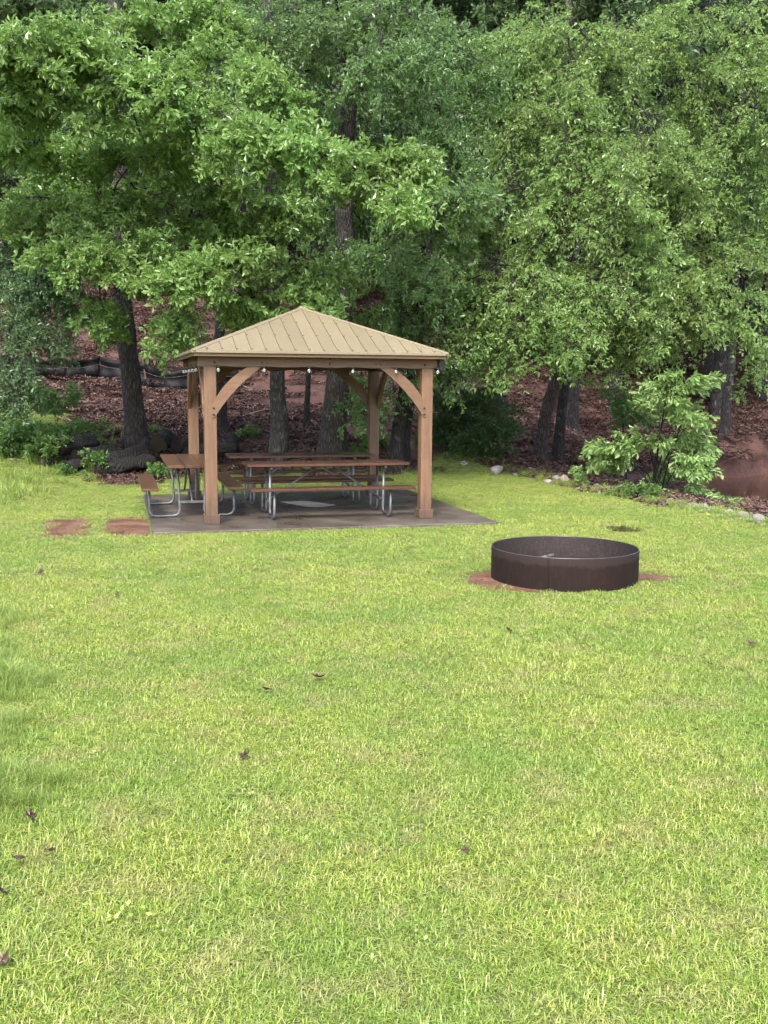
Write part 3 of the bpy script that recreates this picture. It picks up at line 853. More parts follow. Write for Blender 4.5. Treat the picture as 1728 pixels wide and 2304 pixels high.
# long rough grass: bank on the near left, the bank behind and the pond edge
protos = []
for i in range(3):
    V, F = blade_arrays(RNG, 90, .13, .10, .34, .003, .006, .85)
    protos.append(mesh_np('long_grass_mesh', V, F, [M['rough_grass']]))
n = 1300
y = RNG.uniform(3.7, 8.6, n); off_ = RNG.exponential(.42, n)
x = -1.76 - .38 * np.clip(y - 4.8, 0, 9) - off_ + .12 * np.sin(3.1 * y) + .08 * np.sin(7 * y) + RNG.normal(0, .07, n)
k = (RNG.random(n) < ss(8.8, 7.4, y) * ss(3.6, 4.4, y))
x, y, off_ = x[k], y[k], off_[k]
sl_ = RNG.uniform(.45, 1.15, len(x)) * (.40 + .60 * ss(0, .6, off_))
n2 = 700
xb = RNG.uniform(-12, -5.0, n2); yb = RNG.uniform(15, 27, n2); kb = RNG.random(n2) < ss(-5.0, -7, xb) * ss(27, 23, yb) * ss(14.5, 17, yb)
xb, yb = xb[kb], yb[kb]
n3 = 420
yc = RNG.uniform(13, 25.5, n3); xc = edge_x(yc) + RNG.normal(.05, .22, n3)
n4 = 260
lx4 = RNG.uniform(-2.2, 6, n4); x4, y4 = lx4, 21.0 + RNG.normal(0.4, .5, n4) + ss(.5, 2, lx4) * 3
k4 = x4 < edge_x(y4) - .1
x4, y4 = x4[k4], y4[k4]
X = np.concatenate([x, xb, xc, x4]); Y = np.concatenate([y, yb, yc, y4])
S = np.concatenate([sl_, RNG.uniform(.6, 1.3, len(xb)), RNG.uniform(.25, .7, n3), RNG.uniform(.35, .8, len(x4))])
n = len(X)
g = scatter_object('long_grass', np.stack([X, Y, H(X, Y)], -1), np.stack([RNG.normal(0, .12, n), RNG.normal(0, .12, n), RNG.random(n) * 6.28], -1), S, RNG.integers(0, 3, n), protos, M['rough_grass'])
tag(g, 'long unmown grass along the banks beside the lawn', 'grass')

# ------------------------------------------------------------------ forest litter
protos = []
for i in range(4):
    n = 300
    c = np.stack([RNG.uniform(-.35, .35, n), RNG.uniform(-.35, .35, n), RNG.uniform(.0, .035, n)], -1)
    th = RNG.random(n) * 6.28; L = RNG.uniform(.012, .04, n) * np.where(RNG.random(n) < .15, 2.8, 1); W = np.where(L > .05, .006, RNG.uniform(.006, .02, n))
    d = np.stack([np.cos(th), np.sin(th), RNG.normal(0, .35, n)], -1); s = np.stack([-np.sin(th), np.cos(th), RNG.normal(0, .4, n)], -1)
    V = np.stack([c - d * L[:, None], c + s * W[:, None], c + d * L[:, None], c - s * W[:, None]], 1).reshape(-1, 3)
    protos.append(mesh_np('litter_mesh', V, np.arange(n * 4).reshape(-1, 4), [M['litter']]))
n = 9000
y = 17 + 36 * RNG.random(n) ** 1.25; x = (RNG.random(n) * 2 - 1) * (y * .42 + 1.5)
k = (RNG.random(n) > lawn_mask(x, y) * 1.3) & (pond_r(x, y) > 1.06) & (wav(x * .6 + 2, y * .5) + RNG.normal(0, .25, n) < .62 + 3 * (x > 4))
x, y = x[k], y[k]; n = len(x)
g = scatter_object('leaf_litter', np.stack([x, y, H(x, y)], -1), np.stack([np.arctan(.25) * ss(24, 40, y), 0 * x, RNG.random(n) * .0 + RNG.integers(0, 4, n) * 1.57], -1), RNG.uniform(.8, 1.6, n), RNG.integers(0, 4, n), protos, M['litter'])
tag(g, 'brown bark mulch and dead leaves covering the hillside', 'leaf litter')

# ------------------------------------------------------------------ foliage
def leaves_from(base, dirv, nrm, L, W, tipdrop=.12):
    """one kite shaped leaf per row"""
    side = np.cross(nrm, dirv); side /= np.linalg.norm(side, axis=1)[:, None] + 1e-9
    up = np.cross(dirv, side)
    L = L[:, None]; W = W[:, None]
    a = base; tip = base + dirv * L - up * L * tipdrop
    l = base + dirv * L * .66 + side * W / 2 + up * L * .05; r = base + dirv * L * .66 - side * W / 2 + up * L * .05
    return np.stack([a, r, tip, l], 1).reshape(-1, 3)
def unit(v): return v / (np.linalg.norm(v, axis=-1, keepdims=True) + 1e-9)
def spray(rng, n_tw=14, n_ros=5, n_leaf=6, length=.85, leafL=.085, leafW=.036, droop=.35, flat=.5, hang=.0):
    """a leafy branchlet: spine along +x, twigs to both sides, rosettes of leaves; returns leaf verts and twig tubes"""
    bases, tws, lines = [], [], []
    def sp(t_): return np.array([length * t_, .04 * math.sin(5 * t_), -droop * length * t_ ** 1.8])
    lines.append([sp(t_) for t_ in (0, .35, .7, 1)])
    for i in range(n_tw):
        t_ = .12 + .88 * (i + rng.random() * .6) / n_tw
        p = sp(min(t_, 1)); sgn = 1 if i % 2 else -1
        tl = length * (.16 + .36 * math.sin(math.pi * min(t_, .98)) ** .7) * rng.uniform(.7, 1.15)
        az = sgn * rng.uniform(.5, 1.15)
        el = rng.normal(.05, flat) - hang
        d = np.array([math.cos(az) * math.cos(el), math.sin(az) * math.cos(el), math.sin(el)])
        e = p + d * tl + np.array([0, 0, -droop * .35 * tl])
        lines.append([p, (p + e) / 2 + np.array([0, 0, .03 * tl]), e])
        for k in range(n_ros):
            u = (k + 1) / n_ros
            q = p + (e - p) * u + rng.normal(0, .012, 3)
            bases.append(q); tws.append(d)
    B = np.repeat(np.array(bases), n_leaf, 0); D = np.repeat(np.array(tws), n_leaf, 0)
    n = len(B)
    rad = unit(rng.normal(0, 1, (n, 3))); rad = unit(rad - D * np.sum(rad * D, 1)[:, None])
    dv = unit(D * rng.uniform(.15, .9, n)[:, None] + rad * rng.uniform(.6, 1, n)[:, None] + np.array([0, 0, -.12 - hang * .5]))
    nr = unit(rng.normal(0, .55, (n, 3)) + np.array([.25, 0, .8]))
    sz_ = rng.uniform(.45, 1.3, n); L = leafL * sz_; W = leafW * sz_ * rng.uniform(.8, 1.2, n)
    V = leaves_from(B, dv, nr, L, W)
    return V, lines
def line_tubes(lines, r0, sides=3):
    Vs, Fs, o = [], [], 0
    for i, ln in enumerate(lines):
        rr = r0 if i == 0 else r0 * .45
        V, F = tube_arrays(ln, np.linspace(rr, rr * .35, len(ln)), sides); Vs.append(V); Fs.append(F + o); o += len(V)
    return np.concatenate(Vs), np.concatenate(Fs)
def make_kind(seed, n, **kw):
    out = []
    for i in range(n):
        rng = np.random.default_rng(seed + i)
        V, lines = spray(rng, **kw); TV, TF = line_tubes(lines, .011 * kw.get('length', .85))
        out.append((V, TV, TF))
    return out
KINDS = {
    'oak': make_kind(100, 6, n_tw=12, n_ros=4, n_leaf=7, length=.85, leafL=.115, leafW=.046, droop=.30),
    'oakfine': make_kind(200, 6, n_tw=13, n_ros=5, n_leaf=6, length=.95, leafL=.090, leafW=.034, droop=.55, hang=.25),
    'hang': make_kind(300, 6, n_tw=14, n_ros=5, n_leaf=6, length=1.05, leafL=.092, leafW=.033, droop=.75, hang=.5),
    'blue': make_kind(400, 5, n_tw=14, n_ros=5, n_leaf=6, length=.95, leafL=.085, leafW=.034, droop=.7, hang=.4),
    'far': make_kind(500, 5, n_tw=11, n_ros=4, n_leaf=5, length=1.7, leafL=.20, leafW=.085, droop=.45),
    'shrub': make_kind(600, 5, n_tw=10, n_ros=4, n_leaf=5, length=.5, leafL=.06, leafW=.030, droop=.3),
    'pale': make_kind(700, 5, n_tw=8, n_ros=4, n_leaf=3, length=.60, leafL=.17, leafW=.066, droop=.6, hang=.85, flat=.3),
    'weed': make_kind(800, 5, n_tw=8, n_ros=3, n_leaf=5, length=.34, leafL=.075, leafW=.035, droop=.25),
}
def frame(fwd, roll):
    """rotation matrices whose x axis is fwd and z is up-ish"""
    x = unit(fwd); up = np.tile(np.array([0, 0, 1.0]), (len(x), 1))
    y = unit(np.cross(up, x)); z = np.cross(x, y)
    c, s = np.cos(roll)[:, None], np.sin(roll)[:, None]
    return np.stack([x, y * c + z * s, z * c - y * s], -1)
def place_sprays(rng, kind, pos, fwd, scale):
    protos = KINDS[kind]
    R = frame(fwd, rng.normal(0, .35, len(pos)))
    pk = rng.integers(0, len(protos), len(pos))
    LV, TV, TF, o = [], [], [], 0
    for i, (V, tv, tf) in enumerate(protos):
        k = np.where(pk == i)[0]
        if len(k) == 0: continue
        LV.append((np.einsum('kij,nj->kni', R[k], V) * scale[k, None, None] + pos[k, None]).reshape(-1, 3))
        T = (np.einsum('kij,nj->kni', R[k], tv) * scale[k, None, None] + pos[k, None]).reshape(-1, 3)
        TV.append(T); TF.append((tf[None] + (np.arange(len(k)) * len(tv))[:, None, None]).reshape(-1, 4) + o); o += len(T)
    return np.concatenate(LV), np.concatenate(TV), np.concatenate(TF)
def bez(a, b, c, n=6):
    t_ = np.linspace(0, 1, n)[:, None]
    return a * (1 - t_) ** 2 + b * 2 * t_ * (1 - t_) + c * t_ ** 2

def trunk_arrays(P, R, rng, sides=14, flare=1.6, step=.35, rough=.05):
    """a tapered, slightly crooked trunk with a flared foot"""
    P = np.asarray(P, float); R = np.asarray(R, float)
    s = np.concatenate([[0], np.cumsum(np.linalg.norm(np.diff(P, axis=0), axis=1))])
    n = max(6, int(s[-1] / step)); q = np.linspace(0, s[-1], n)
    Q = np.stack([np.interp(q, s, P[:, i]) for i in range(3)], -1); r = np.interp(q, s, R)
    # smooth the corners
    for _ in range(3): Q[1:-1] = (Q[:-2] + 2 * Q[1:-1] + Q[2:]) / 4
    Q[1:-1, :2] += rng.normal(0, .012, (n - 2, 2))
    r = r * (1 + (flare - 1) * np.exp(-q / (.9 * max(.25, R[0] * 2))))
    V, F = tube_arrays(Q, r, sides)
    V = V.reshape(n, sides, 3); C = Q[:, None]
    k = 1 + rough * rng.normal(0, 1, (n, sides, 1)) + (.18 * np.sin(np.arange(sides) * 2 * np.pi / sides * 5 + rng.random() * 6)[None, :, None] * np.exp(-q / .35)[:, None, None])
    V = C + (V - C) * k
    return V.reshape(-1, 3), F

def build_tree(name, label, trunk_pts, radii, blobs, leaf, bark, kind, seed, group=None, cat='tree', sides=14, low=.25, dens=1.0, leafscale=1.0):
    """trunk_pts: world points, base first; blobs: (centre, rx, rz, ry, count[, kind])"""
    rng = np.random.default_rng(seed)
    base = Vector(trunk_pts[0])
    root = tag(empty(name, base), label, cat, group)
    b = np.array(base)
    TVs, TFs, o = [], [], 0
    V, F = trunk_arrays([np.array(p) - (np.array([0, 0, .25]) if i == 0 else 0) for i, p in enumerate(trunk_pts)], radii, rng, sides)
    TVs.append(V); TFs.append(F); o += len(V)
    P = np.array([np.array(p) for p in trunk_pts]); zs = P[:, 2]
    def tr_at(z):
        z = np.clip(z, zs[0], zs[-1])
        return np.array([np.interp(z, zs, P[:, 0]), np.interp(z, zs, P[:, 1]), z]), float(np.interp(z, zs, radii))
    LVs = []
    def hdist(c): q = tr_at(c[2])[0]; return math.hypot(c[0] - q[0], c[1] - q[1])
    done = []
    for bl in sorted(blobs, key=lambda q: hdist(np.array(q[0]))):
        c, rx, rz, ry, n = bl[:5]; kd = bl[5] if len(bl) > 5 else kind
        n = max(3, int(n * dens)); c = np.array(c)
        hd = hdist(c)
        zmin = zs[0] + (zs[-1] - zs[0]) * low
        s0, r0 = tr_at(max(zmin, c[2] - .25 * hd + rng.normal(0, .3)))
        near = [q for q in done if np.linalg.norm(q - c) < .7 * hd]
        if near:
            s0 = min(near, key=lambda q: np.linalg.norm(q - c)); r0 = .08; hd = float(np.linalg.norm(s0 - c))
        done.append(c)
        lr = min(r0 * .4, .014 + .006 * hd)
        ctrl = (s0 + c) / 2 + np.array([0, 0, .22 * hd])
        L = bez(s0, ctrl, c, 8); L[1:-1] += rng.normal(0, .03 * hd / 3, (6, 3))
        V, F = tube_arrays(L, np.linspace(lr, lr * .35, 8), 6); TVs.append(V); TFs.append(F + o); o += len(V)
        u = unit(rng.normal(0, 1, (n, 3))) * (rng.random(n) ** .45)[:, None]
        pos = c + u * np.array([rx, ry, rz])
        out = pos - (s0 * .35 + c * .65); out[:, 2] *= .25
        fwd = unit(out) * .9 + rng.normal(0, .28, (n, 3)) + np.array([0, 0, -.12])
        fwd = unit(fwd); sc = rng.uniform(.75, 1.2, n) * leafscale
        start = pos - fwd * (.35 * sc)[:, None]
        LV, tv, tf = place_sprays(rng, kd, start, fwd, sc)
        LVs.append(LV); TVs.append(tv); TFs.append(tf + o); o += len(tv)
        # wood that joins the branchlets to the limb
        for i in range(n):
            j = rng.integers(4, 8); q0 = L[j]; m = (q0 + start[i]) / 2 + np.array([0, 0, .06])
            V, F = tube_arrays(bez(q0, m, start[i], 4), np.linspace(.012, .006, 4) * (1 + .5 * (lr > .05)), 4)
            TVs.append(V); TFs.append(F + o); o += len(V)
    link('trunk', mesh_np('trunk', np.concatenate(TVs) - b, np.concatenate(TFs), [bark], smooth=True), None, root)
    if LVs:
        V = np.concatenate(LVs) - b
        link('crown', mesh_np('crown', V, np.arange(len(V)).reshape(-1, 4), [leaf]), None, root)
    return root
_PBR = np.random.default_rng(31)
def PB(px, py, d, rx, ry, rd, n, kd=None):
    """a clump of the crown from its place in the photo, at a depth"""
    k = d / F_PX * .80
    r = (at(px, py, d + _PBR.normal(0, .45)), rx * k, ry * k, rd * .8, n)
    return r + (kd,) if kd else r
def TP(lst): return [at(*p) for p in lst]
def ground_start(px, py):
    p = on_ground(px, py); return p
def trunk_from(px, py, d, rest):
    """base on the ground below a photo pixel at depth d, then points upward"""
    p = at(px, py, d); p.z = float(H(p.x, p.y)); return [p] + [at(a_, b_, c_) for a_, b_, c_ in rest]

# --- big oak whose limbs reach over the lawn
blA = [PB(60, 120, 18, 100, 60, .8, 22), PB(215, 110, 18.3, 80, 45, .7, 16), PB(330, 190, 18, 100, 45, .7, 18), PB(110, 210, 18.6, 110, 60, .8, 20),
       PB(420, 225, 18, 100, 45, .7, 18), PB(545, 290, 17.6, 100, 40, .6, 18), PB(650, 335, 17.4, 90, 45, .6, 18), PB(760, 370, 17.2, 95, 45, .6, 20),
       PB(880, 385, 17, 65, 45, .5, 14), PB(905, 455, 17.2, 40, 25, .4, 6), PB(330, 335, 19, 120, 55, .8, 18), PB(180, 350, 20, 120, 55, .8, 16),
       PB(50, 320, 20, 100, 60, .8, 14), PB(470, 420, 20.5, 130, 55, .8, 16), PB(620, 470, 20.5, 120, 60, .8, 16), PB(240, 470, 21, 130, 60, .8, 14),
       PB(90, 480, 21, 90, 60, .8, 10), PB(180, 570, 19.5, 90, 40, .6, 12), PB(290, 560, 19.5, 80, 45, .6, 12), PB(395, 620, 18.6, 60, 45, .5, 12),
       PB(520, 590, 18.6, 70, 50, .5, 13), PB(570, 670, 18.8, 60, 35, .5, 9), PB(690, 600, 19.2, 80, 50, .6, 14), PB(715, 680, 19.6, 50, 40, .5, 8),
       PB(230, 695, 20, 60, 18, .5, 7), PB(385, 720, 19.5, 30, 45, .4, 7), PB(290, 640, 20.5, 40, 25, .5, 5), PB(500, 690, 20.5, 40, 35, .5, 6), PB(470, 130, 19.5, 120, 50, .8, 14),
       PB(320, 40, 20, 150, 50, .8, 14), PB(480, 50, 21, 110, 45, .8, 12), PB(590, 200, 20, 90, 50, .8, 12), PB(420, 500, 21.6, 120, 50, .7, 14), PB(310, 430, 21.8, 110, 50, .7, 12), PB(540, 520, 21.6, 100, 45, .7, 11), PB(150, 430, 22, 110, 50, .7, 10), PB(290, 275, 21.5, 90, 40, .7, 11), PB(430, 330, 21.5, 90, 40, .7, 9)]
build_tree('oak_tree', 'tall oak rising beside the log pile, bright leafy limbs reaching over the gazebo', trunk_from(311, 1012, 24.0, [(300, 900, 23.95), (285, 760, 23.9), (272, 640, 23.8), (268, 300, 23.6), (255, 0, 23.6), (240, -300, 23.6)]),
           [.245, .235, .215, .20, .17, .14, .09], blA, M['leaf_oak'], M['bark_oak'], 'oak', 1)
# --- thick leaning oak right behind the tables
blB = [PB(720, 60, 21, 150, 70, 1., 18), PB(880, 120, 20.5, 130, 70, 1., 18), PB(640, 130, 22.5, 130, 80, 1., 14), PB(960, 300, 20.3, 110, 70, .9, 18), PB(1040, 170, 20.6, 130, 80, 1., 18),
       PB(860, 560, 21, 90, 60, .8, 14), PB(900, 690, 20.4, 70, 60, .7, 13), PB(960, 570, 20.2, 90, 80, .8, 18), PB(1000, 430, 20.2, 100, 70, .8, 18), PB(830, 270, 22.5, 110, 70, .9, 14),
       PB(800, 470, 22.5, 90, 60, .9, 10), PB(820, 862, 20.6, 50, 22, .4, 8), PB(940, 40, 21, 120, 60, 1., 14), PB(1010, 700, 20.2, 60, 70, .7, 12), PB(960, 790, 20.5, 40, 40, .5, 6), PB(600, 30, 22.5, 90, 50, .9, 10), PB(820, 40, 21, 80, 50, .8, 10),
       PB(760, 720, 23.5, 60, 50, .7, 6)]
build_tree('oak_tree', 'thick dark leaning oak trunk directly behind the picnic tables under the gazebo', trunk_from(740, 1040, 22.0, [(748, 960, 22), (760, 860, 22), (772, 640, 22), (780, 260, 22), (830, 0, 22), (850, -320, 22)]),
           [.275, .265, .25, .20, .17, .13, .08], blB, M['leaf_mid'], M['bark_oak'], 'oakfine', 2)
# --- drooping oak right of the gazebo: pale, leaning trunk with split roots
blC = [PB(1100, 600, 20.4, 80, 80, .8, 16), PB(1150, 700, 20.4, 65, 55, .7, 14), PB(1070, 715, 20.6, 50, 50, .6, 10), PB(1200, 620, 20.3, 80, 70, .8, 16), PB(1250, 480, 20.3, 100, 80, .8, 20),
       PB(1130, 410, 20.6, 100, 80, .8, 18), PB(1300, 300, 20.6, 110, 80, .9, 20), PB(1200, 230, 21, 110, 80, .9, 18), PB(1330, 620, 20.2, 75, 70, .7, 18), PB(1290, 700, 20.4, 60, 50, .6, 12),
       PB(1410, 560, 20.4, 80, 70, .8, 18), PB(1430, 660, 20.2, 70, 50, .7, 15), PB(1390, 420, 20.6, 100, 70, .8, 18), PB(1460, 300, 21, 100, 70, .9, 16), PB(1170, 80, 22, 130, 80, 1, 16),
       PB(1360, 130, 22, 130, 80, 1, 16), PB(1275, 60, 22.5, 80, 60, .8, 12), PB(1285, 170, 22, 60, 60, .7, 10), PB(1440, 60, 23, 100, 60, .9, 11), PB(1355, 745, 20.8, 45, 30, .5, 7)]
build_tree('drooping_oak', 'leaning pale-barked oak with split rotten base and drooping leafy branches beyond the lawn edge', trunk_from(1208, 1040, 25.3, [(1222, 960, 25.3), (1250, 860, 25.3), (1275, 700, 25.2), (1290, 400, 25), (1280, 100, 25), (1270, -300, 25)]),
           [.17, .155, .15, .14, .12, .09, .05], blC, M['leaf_fine'], M['bark_pine'], 'hang', 3)
# --- right side tree
blD = [PB(1540, 180, 23.5, 110, 80, 1, 16), PB(1640, 110, 23, 90, 90, 1, 16), PB(1650, 290, 23, 90, 80, 1, 16), PB(1550, 400, 22.6, 90, 70, .9, 16), PB(1610, 560, 22.4, 70, 60, .8, 14), PB(1545, 640, 22.2, 60, 60, .7, 14),
       PB(1660, 660, 22.6, 45, 50, .7, 10), PB(1690, 450, 23.5, 70, 70, .9, 12), PB(1500, 520, 22.8, 70, 60, .8, 12), PB(1700, 760, 24.5, 50, 50, .7, 7), PB(1490, 70, 24.5, 110, 70, 1, 12), PB(1710, 560, 24.5, 50, 60, .8, 8), PB(1590, 700, 23, 40, 35, .5, 6),
       PB(1710, 180, 23, 50, 120, 1, 12), PB(1610, 10, 24, 130, 50, 1, 12), PB(1500, 740, 22.6, 40, 30, .5, 5)]
build_tree('slender_oak', 'slender dark oak growing from the red clay bank above the pond', trunk_from(1624, 1036, 30.9, [(1632, 960, 30.9), (1644, 830, 30.8), (1656, 700, 30.6), (1668, 350, 30), (1680, 50, 30), (1680, -300, 30)]),
           [.15, .14, .13, .125, .11, .09, .05], blD, M['leaf_fine'], M['bark_dark'], 'hang', 4)
# --- bluish tree at the far left
blE = [PB(30, 620, 21, 80, 60, .8, 13), PB(105, 650, 21, 60, 45, .7, 9), PB(45, 740, 20.6, 60, 45, .7, 10), PB(150, 610, 21.3, 50, 40, .6, 8), PB(15, 830, 20.4, 50, 45, .6, 9), PB(-120, 650, 21, 120, 100, 1, 14), PB(20, 550, 22, 90, 50, .8, 9), PB(-100, 450, 22, 140, 90, 1, 12)]
build_tree('bluish_tree', 'drooping tree with blue-green leaves hanging over the rough bank at the picture edge', trunk_from(-190, 980, 22.5, [(-180, 850, 22.5), (-175, 500, 22.5), (-160, 150, 22.5)]), [.16, .15, .12, .07], blE, M['leaf_blue'], M['bark_dark'], 'blue', 5)

# --- trunks that stand behind the gazebo and along the edge of the wood (crowns high up)
def plain_tree(label, base, pts, r, seed, bark, blobs=(), name='forest_tree', kind='oakfine', leaf='leaf_mid', low=.45):
    tp = trunk_from(*base, pts)
    n = len(tp); rr = [r * (1 - .55 * i / (n - 1)) for i in range(n)]
    return build_tree(name, label, tp, rr, [PB(*b_) for b_ in blobs], M[leaf], M[bark], kind, seed, low=low, sides=10)
plain_tree('dark trunk seen just inside the left front gazebo post', (500, 1000, 25.5), [(497, 880, 25.5), (494, 700, 25.5), (492, 300, 25.5), (500, -100, 25.5)], .165, 21, 'bark_dark', [(520, 90, 25, 110, 70, 1, 9), (440, 280, 25.5, 110, 60, 1, 8)])
plain_tree('grey lichen-spotted straight trunk seen through the middle of the gazebo', (630, 1050, 21.6), [(628, 950, 21.6), (622, 830, 21.6), (616, 700, 21.6), (606, 300, 21.6), (600, -100, 21.6)], .205, 22, 'bark_grey', [(680, 220, 23, 120, 70, 1, 10), (560, 520, 23.5, 100, 60, 1, 8)])
plain_tree('thin dark trunk between the grey trunk and the thick leaning oak', (689, 1003, 26.5), [(690, 930, 26.5), (694, 830, 26.5), (698, 600, 26.5), (705, 200, 26.5)], .09, 23, 'bark_dark', [(700, 380, 26, 110, 80, 1, 8)])
plain_tree('black leaning trunk with white lichen beside the right back gazebo post', (886, 1046, 21.4), [(895, 960, 21.4), (915, 860, 21.4), (932, 740, 21.4), (960, 500, 21.4), (990, 200, 21.5)], .165, 24, 'bark_dark', [(1010, 320, 21.5, 90, 60, .8, 9), (930, 480, 22, 80, 60, .8, 8)])
plain_tree('second dark stem leaning close beside the lichen-spotted black trunk', (908, 1036, 22.2), [(914, 960, 22.2), (926, 860, 22.2), (944, 740, 22.2), (975, 450, 22.2)], .12, 25, 'bark_dark', [(1000, 520, 22.5, 70, 60, .8, 7)])
plain_tree('narrow brown trunk on the slope behind the right back gazebo post', (874, 930, 31), [(876, 850, 31), (880, 700, 31), (884, 400, 31)], .15, 26, 'bark_pine', [(870, 420, 30, 110, 80, 1.2, 8)])
plain_tree('dark trunk standing right against the pale split oak', (1250, 1022, 25.8), [(1262, 940, 25.8), (1274, 850, 25.8), (1284, 700, 25.8), (1300, 300, 25.8)], .15, 27, 'bark_dark', [(1240, 330, 24, 110, 70, 1, 9)])
plain_tree('dark trunk on the slope just beyond the pale split oak', (1290, 915, 31), [(1292, 830, 31), (1296, 600, 31), (1300, 300, 31)], .17, 28, 'bark_dark', [(1330, 500, 28, 110, 80, 1, 8)])
plain_tree('thin dark trunk rising behind the dark green shrub', (1133, 918, 30), [(1132, 830, 30), (1130, 600, 30), (1128, 300, 30)], .12, 29, 'bark_dark', [(1110, 350, 27, 110, 90, 1, 8)])
plain_tree('broad grey-brown trunk on the far bank behind the bright shrub', (1598, 905, 37), [(1606, 820, 37), (1618, 700, 37), (1630, 300, 37)], .28, 30, 'bark_oak', [(1560, 300, 33, 130, 90, 1.4, 8, 'far'), (1660, 480, 33, 120, 90, 1.4, 7, 'far')], leaf='leaf_far')
plain_tree('narrow trunk on the far bank near the right picture border', (1706, 962, 36), [(1712, 880, 36), (1720, 700, 36), (1730, 300, 36)], .17, 31, 'bark_dark', [(1720, 400, 33, 100, 90, 1.4, 7, 'far')], leaf='leaf_far')
plain_tree('dark reddish trunk on the hill right of the gazebo roof', (1060, 880, 33), [(1060, 800, 33), (1062, 600, 33), (1064, 300, 33)], .17, 32, 'bark_pine', [(1080, 250, 30, 140, 90, 1.4, 8, 'far')], leaf='leaf_far')
plain_tree('pine trunk high on the hill glimpsed above the left end of the gazebo roof', (535, 760, 38), [(535, 600, 38), (536, 200, 38)], .2, 33, 'bark_pine', [(540, 380, 36, 150, 90, 1.5, 8, 'far')], leaf='leaf_far')

# --- wood on the hill behind
def far_crown(seed):
    rng = np.random.default_rng(seed)
    LV, TV, TF, o = [], [], [], 0
    V, F = trunk_arrays([(0, 0, -.4), (.1, 0, 4), (.2, .1, 9), (.1, .2, 15)], [.24, .2, .15, .05], rng, 9); TV.append(V); TF.append(F); o += len(V)
    for i in range(30):
        z = 3.8 + 11.2 * (i / 30) ** .9; rr = 3.4 * (1 - abs(z - 7.5) / 11); az = i * 2.4 + rng.normal(0, .3)
        s0 = np.array([.15, .1, z - .6]); c = np.array([rr * .62 * math.cos(az), rr * .62 * math.sin(az), z])
        V, F = tube_arrays(bez(s0, (s0 + c) / 2 + [0, 0, .5], c, 5), np.linspace(.05, .02, 5), 5); TV.append(V); TF.append(F + o); o += len(V)
        n = 9; u = unit(rng.normal(0, 1, (n, 3))) * (rng.random(n) ** .4)[:, None]
        pos = c + u * np.array([1.2, 1.2, .75]); fw = pos - s0; fw[:, 2] *= .2; fw = unit(fw + rng.normal(0, .3, (n, 3)))
        a_, b_, c_ = place_sprays(rng, 'far', pos - fw * .6, fw, rng.uniform(.7, 1.1, n)); LV.append(a_); TV.append(b_); TF.append(c_ + o); o += len(b_)
    V = np.concatenate(LV)
    return (mesh_np('crown', V, np.arange(len(V)).reshape(-1, 4), [M['leaf_far']]), mesh_np('trunk', np.concatenate(TV), np.concatenate(TF), [M['bark_dark']], smooth=True))
far = [far_crown(900 + i) for i in range(3)]
rngf = np.random.default_rng(77)
spots = []
for row, (y0, sp_, xr) in enumerate(((36, 4.2, 17), (43, 4.6, 20), (52, 5.2, 24), (63, 6.0, 30))):
    x = -xr + (row % 2) * sp_ / 2
    while x < xr:
        spots.append((x + rngf.normal(0, .7), y0 + rngf.normal(0, 1.4), row)); x += sp_
spots = [q for q in spots if not (q[1] < 40 and -18 < q[0] < -2.5)]
for i, (x, y, row) in enumerate(spots):
    cm, tm = far[i % 3]
    r_ = tag(empty('forest_tree', (x, y, float(H(x, y)) - .05), rngf.random() * 6.28), 'leafy tree of the dense wood on the hill behind', 'tree', 'trees of the wood on the hill')
    r_.scale = (1, 1, 1) if row == 0 else (1.1,) * 3
    s_ = rngf.uniform(.85, 1.2) * (1 + .12 * row); r_.scale = (s_, s_, s_ * rngf.uniform(.95, 1.2))
    link('trunk', tm, None, r_); link('crown', cm, None, r_)
print('far trees', len(spots))

# ------------------------------------------------------------------ shrubs and weeds
def bush(name, label, base, blobs, leaf, kind, seed, cat='shrub', group=None, stem=.02, scale=1.0):
    b = Vector(base); rng = np.random.default_rng(seed)
    root = tag(empty(name, b), label, cat, group); ba = np.array(b)
    LVs, TVs, TFs, o = [], [], [], 0
    for c, rx, rz, ry, n in blobs:
        c = np.array(c)
        st_ = ba + np.array([rng.normal(0, .05), rng.normal(0, .05), -.04])
        L = bez(st_, np.array([(st_[0] * .7 + c[0] * .3), (st_[1] * .7 + c[1] * .3), (st_[2] + c[2]) / 2 + .1]), c, 6)
        V, F = tube_arrays(L, np.linspace(stem, stem * .4, 6), 5); TVs.append(V); TFs.append(F + o); o += len(V)
        u = unit(rng.normal(0, 1, (n, 3))) * (rng.random(n) ** .45)[:, None]
        pos = c + u * np.array([rx, ry, rz]); fw = pos - (c * .6 + ba * .4); fw[:, 2] *= .45; fw = unit(unit(fw) + rng.normal(0, .3, (n, 3)))
        sc = rng.uniform(.75, 1.2, n) * scale; s0 = pos - fw * (.2 * sc)[:, None]
        a_, b_, c_ = place_sprays(rng, kind, s0, fw, sc); LVs.append(a_); TVs.append(b_); TFs.append(c_ + o); o += len(b_)
        for i in range(n):
            q0 = L[rng.integers(3, 6)]; V, F = tube_arrays(bez(q0, (q0 + s0[i]) / 2 + np.array([0, 0, .04]), s0[i], 4), np.linspace(.007, .003, 4), 3); TVs.append(V); TFs.append(F + o); o += len(V)
    V = np.concatenate(LVs) - ba
    link('stems', mesh_np('stems', np.concatenate(TVs) - ba, np.concatenate(TFs), [M['bark_dark']], smooth=True), None, root)
    link('foliage', mesh_np('foliage', V, np.arange(len(V)).reshape(-1, 4), [M[leaf]]), None, root)
    return root
def gp(px, py): 
    p = on_ground(px, py); return p
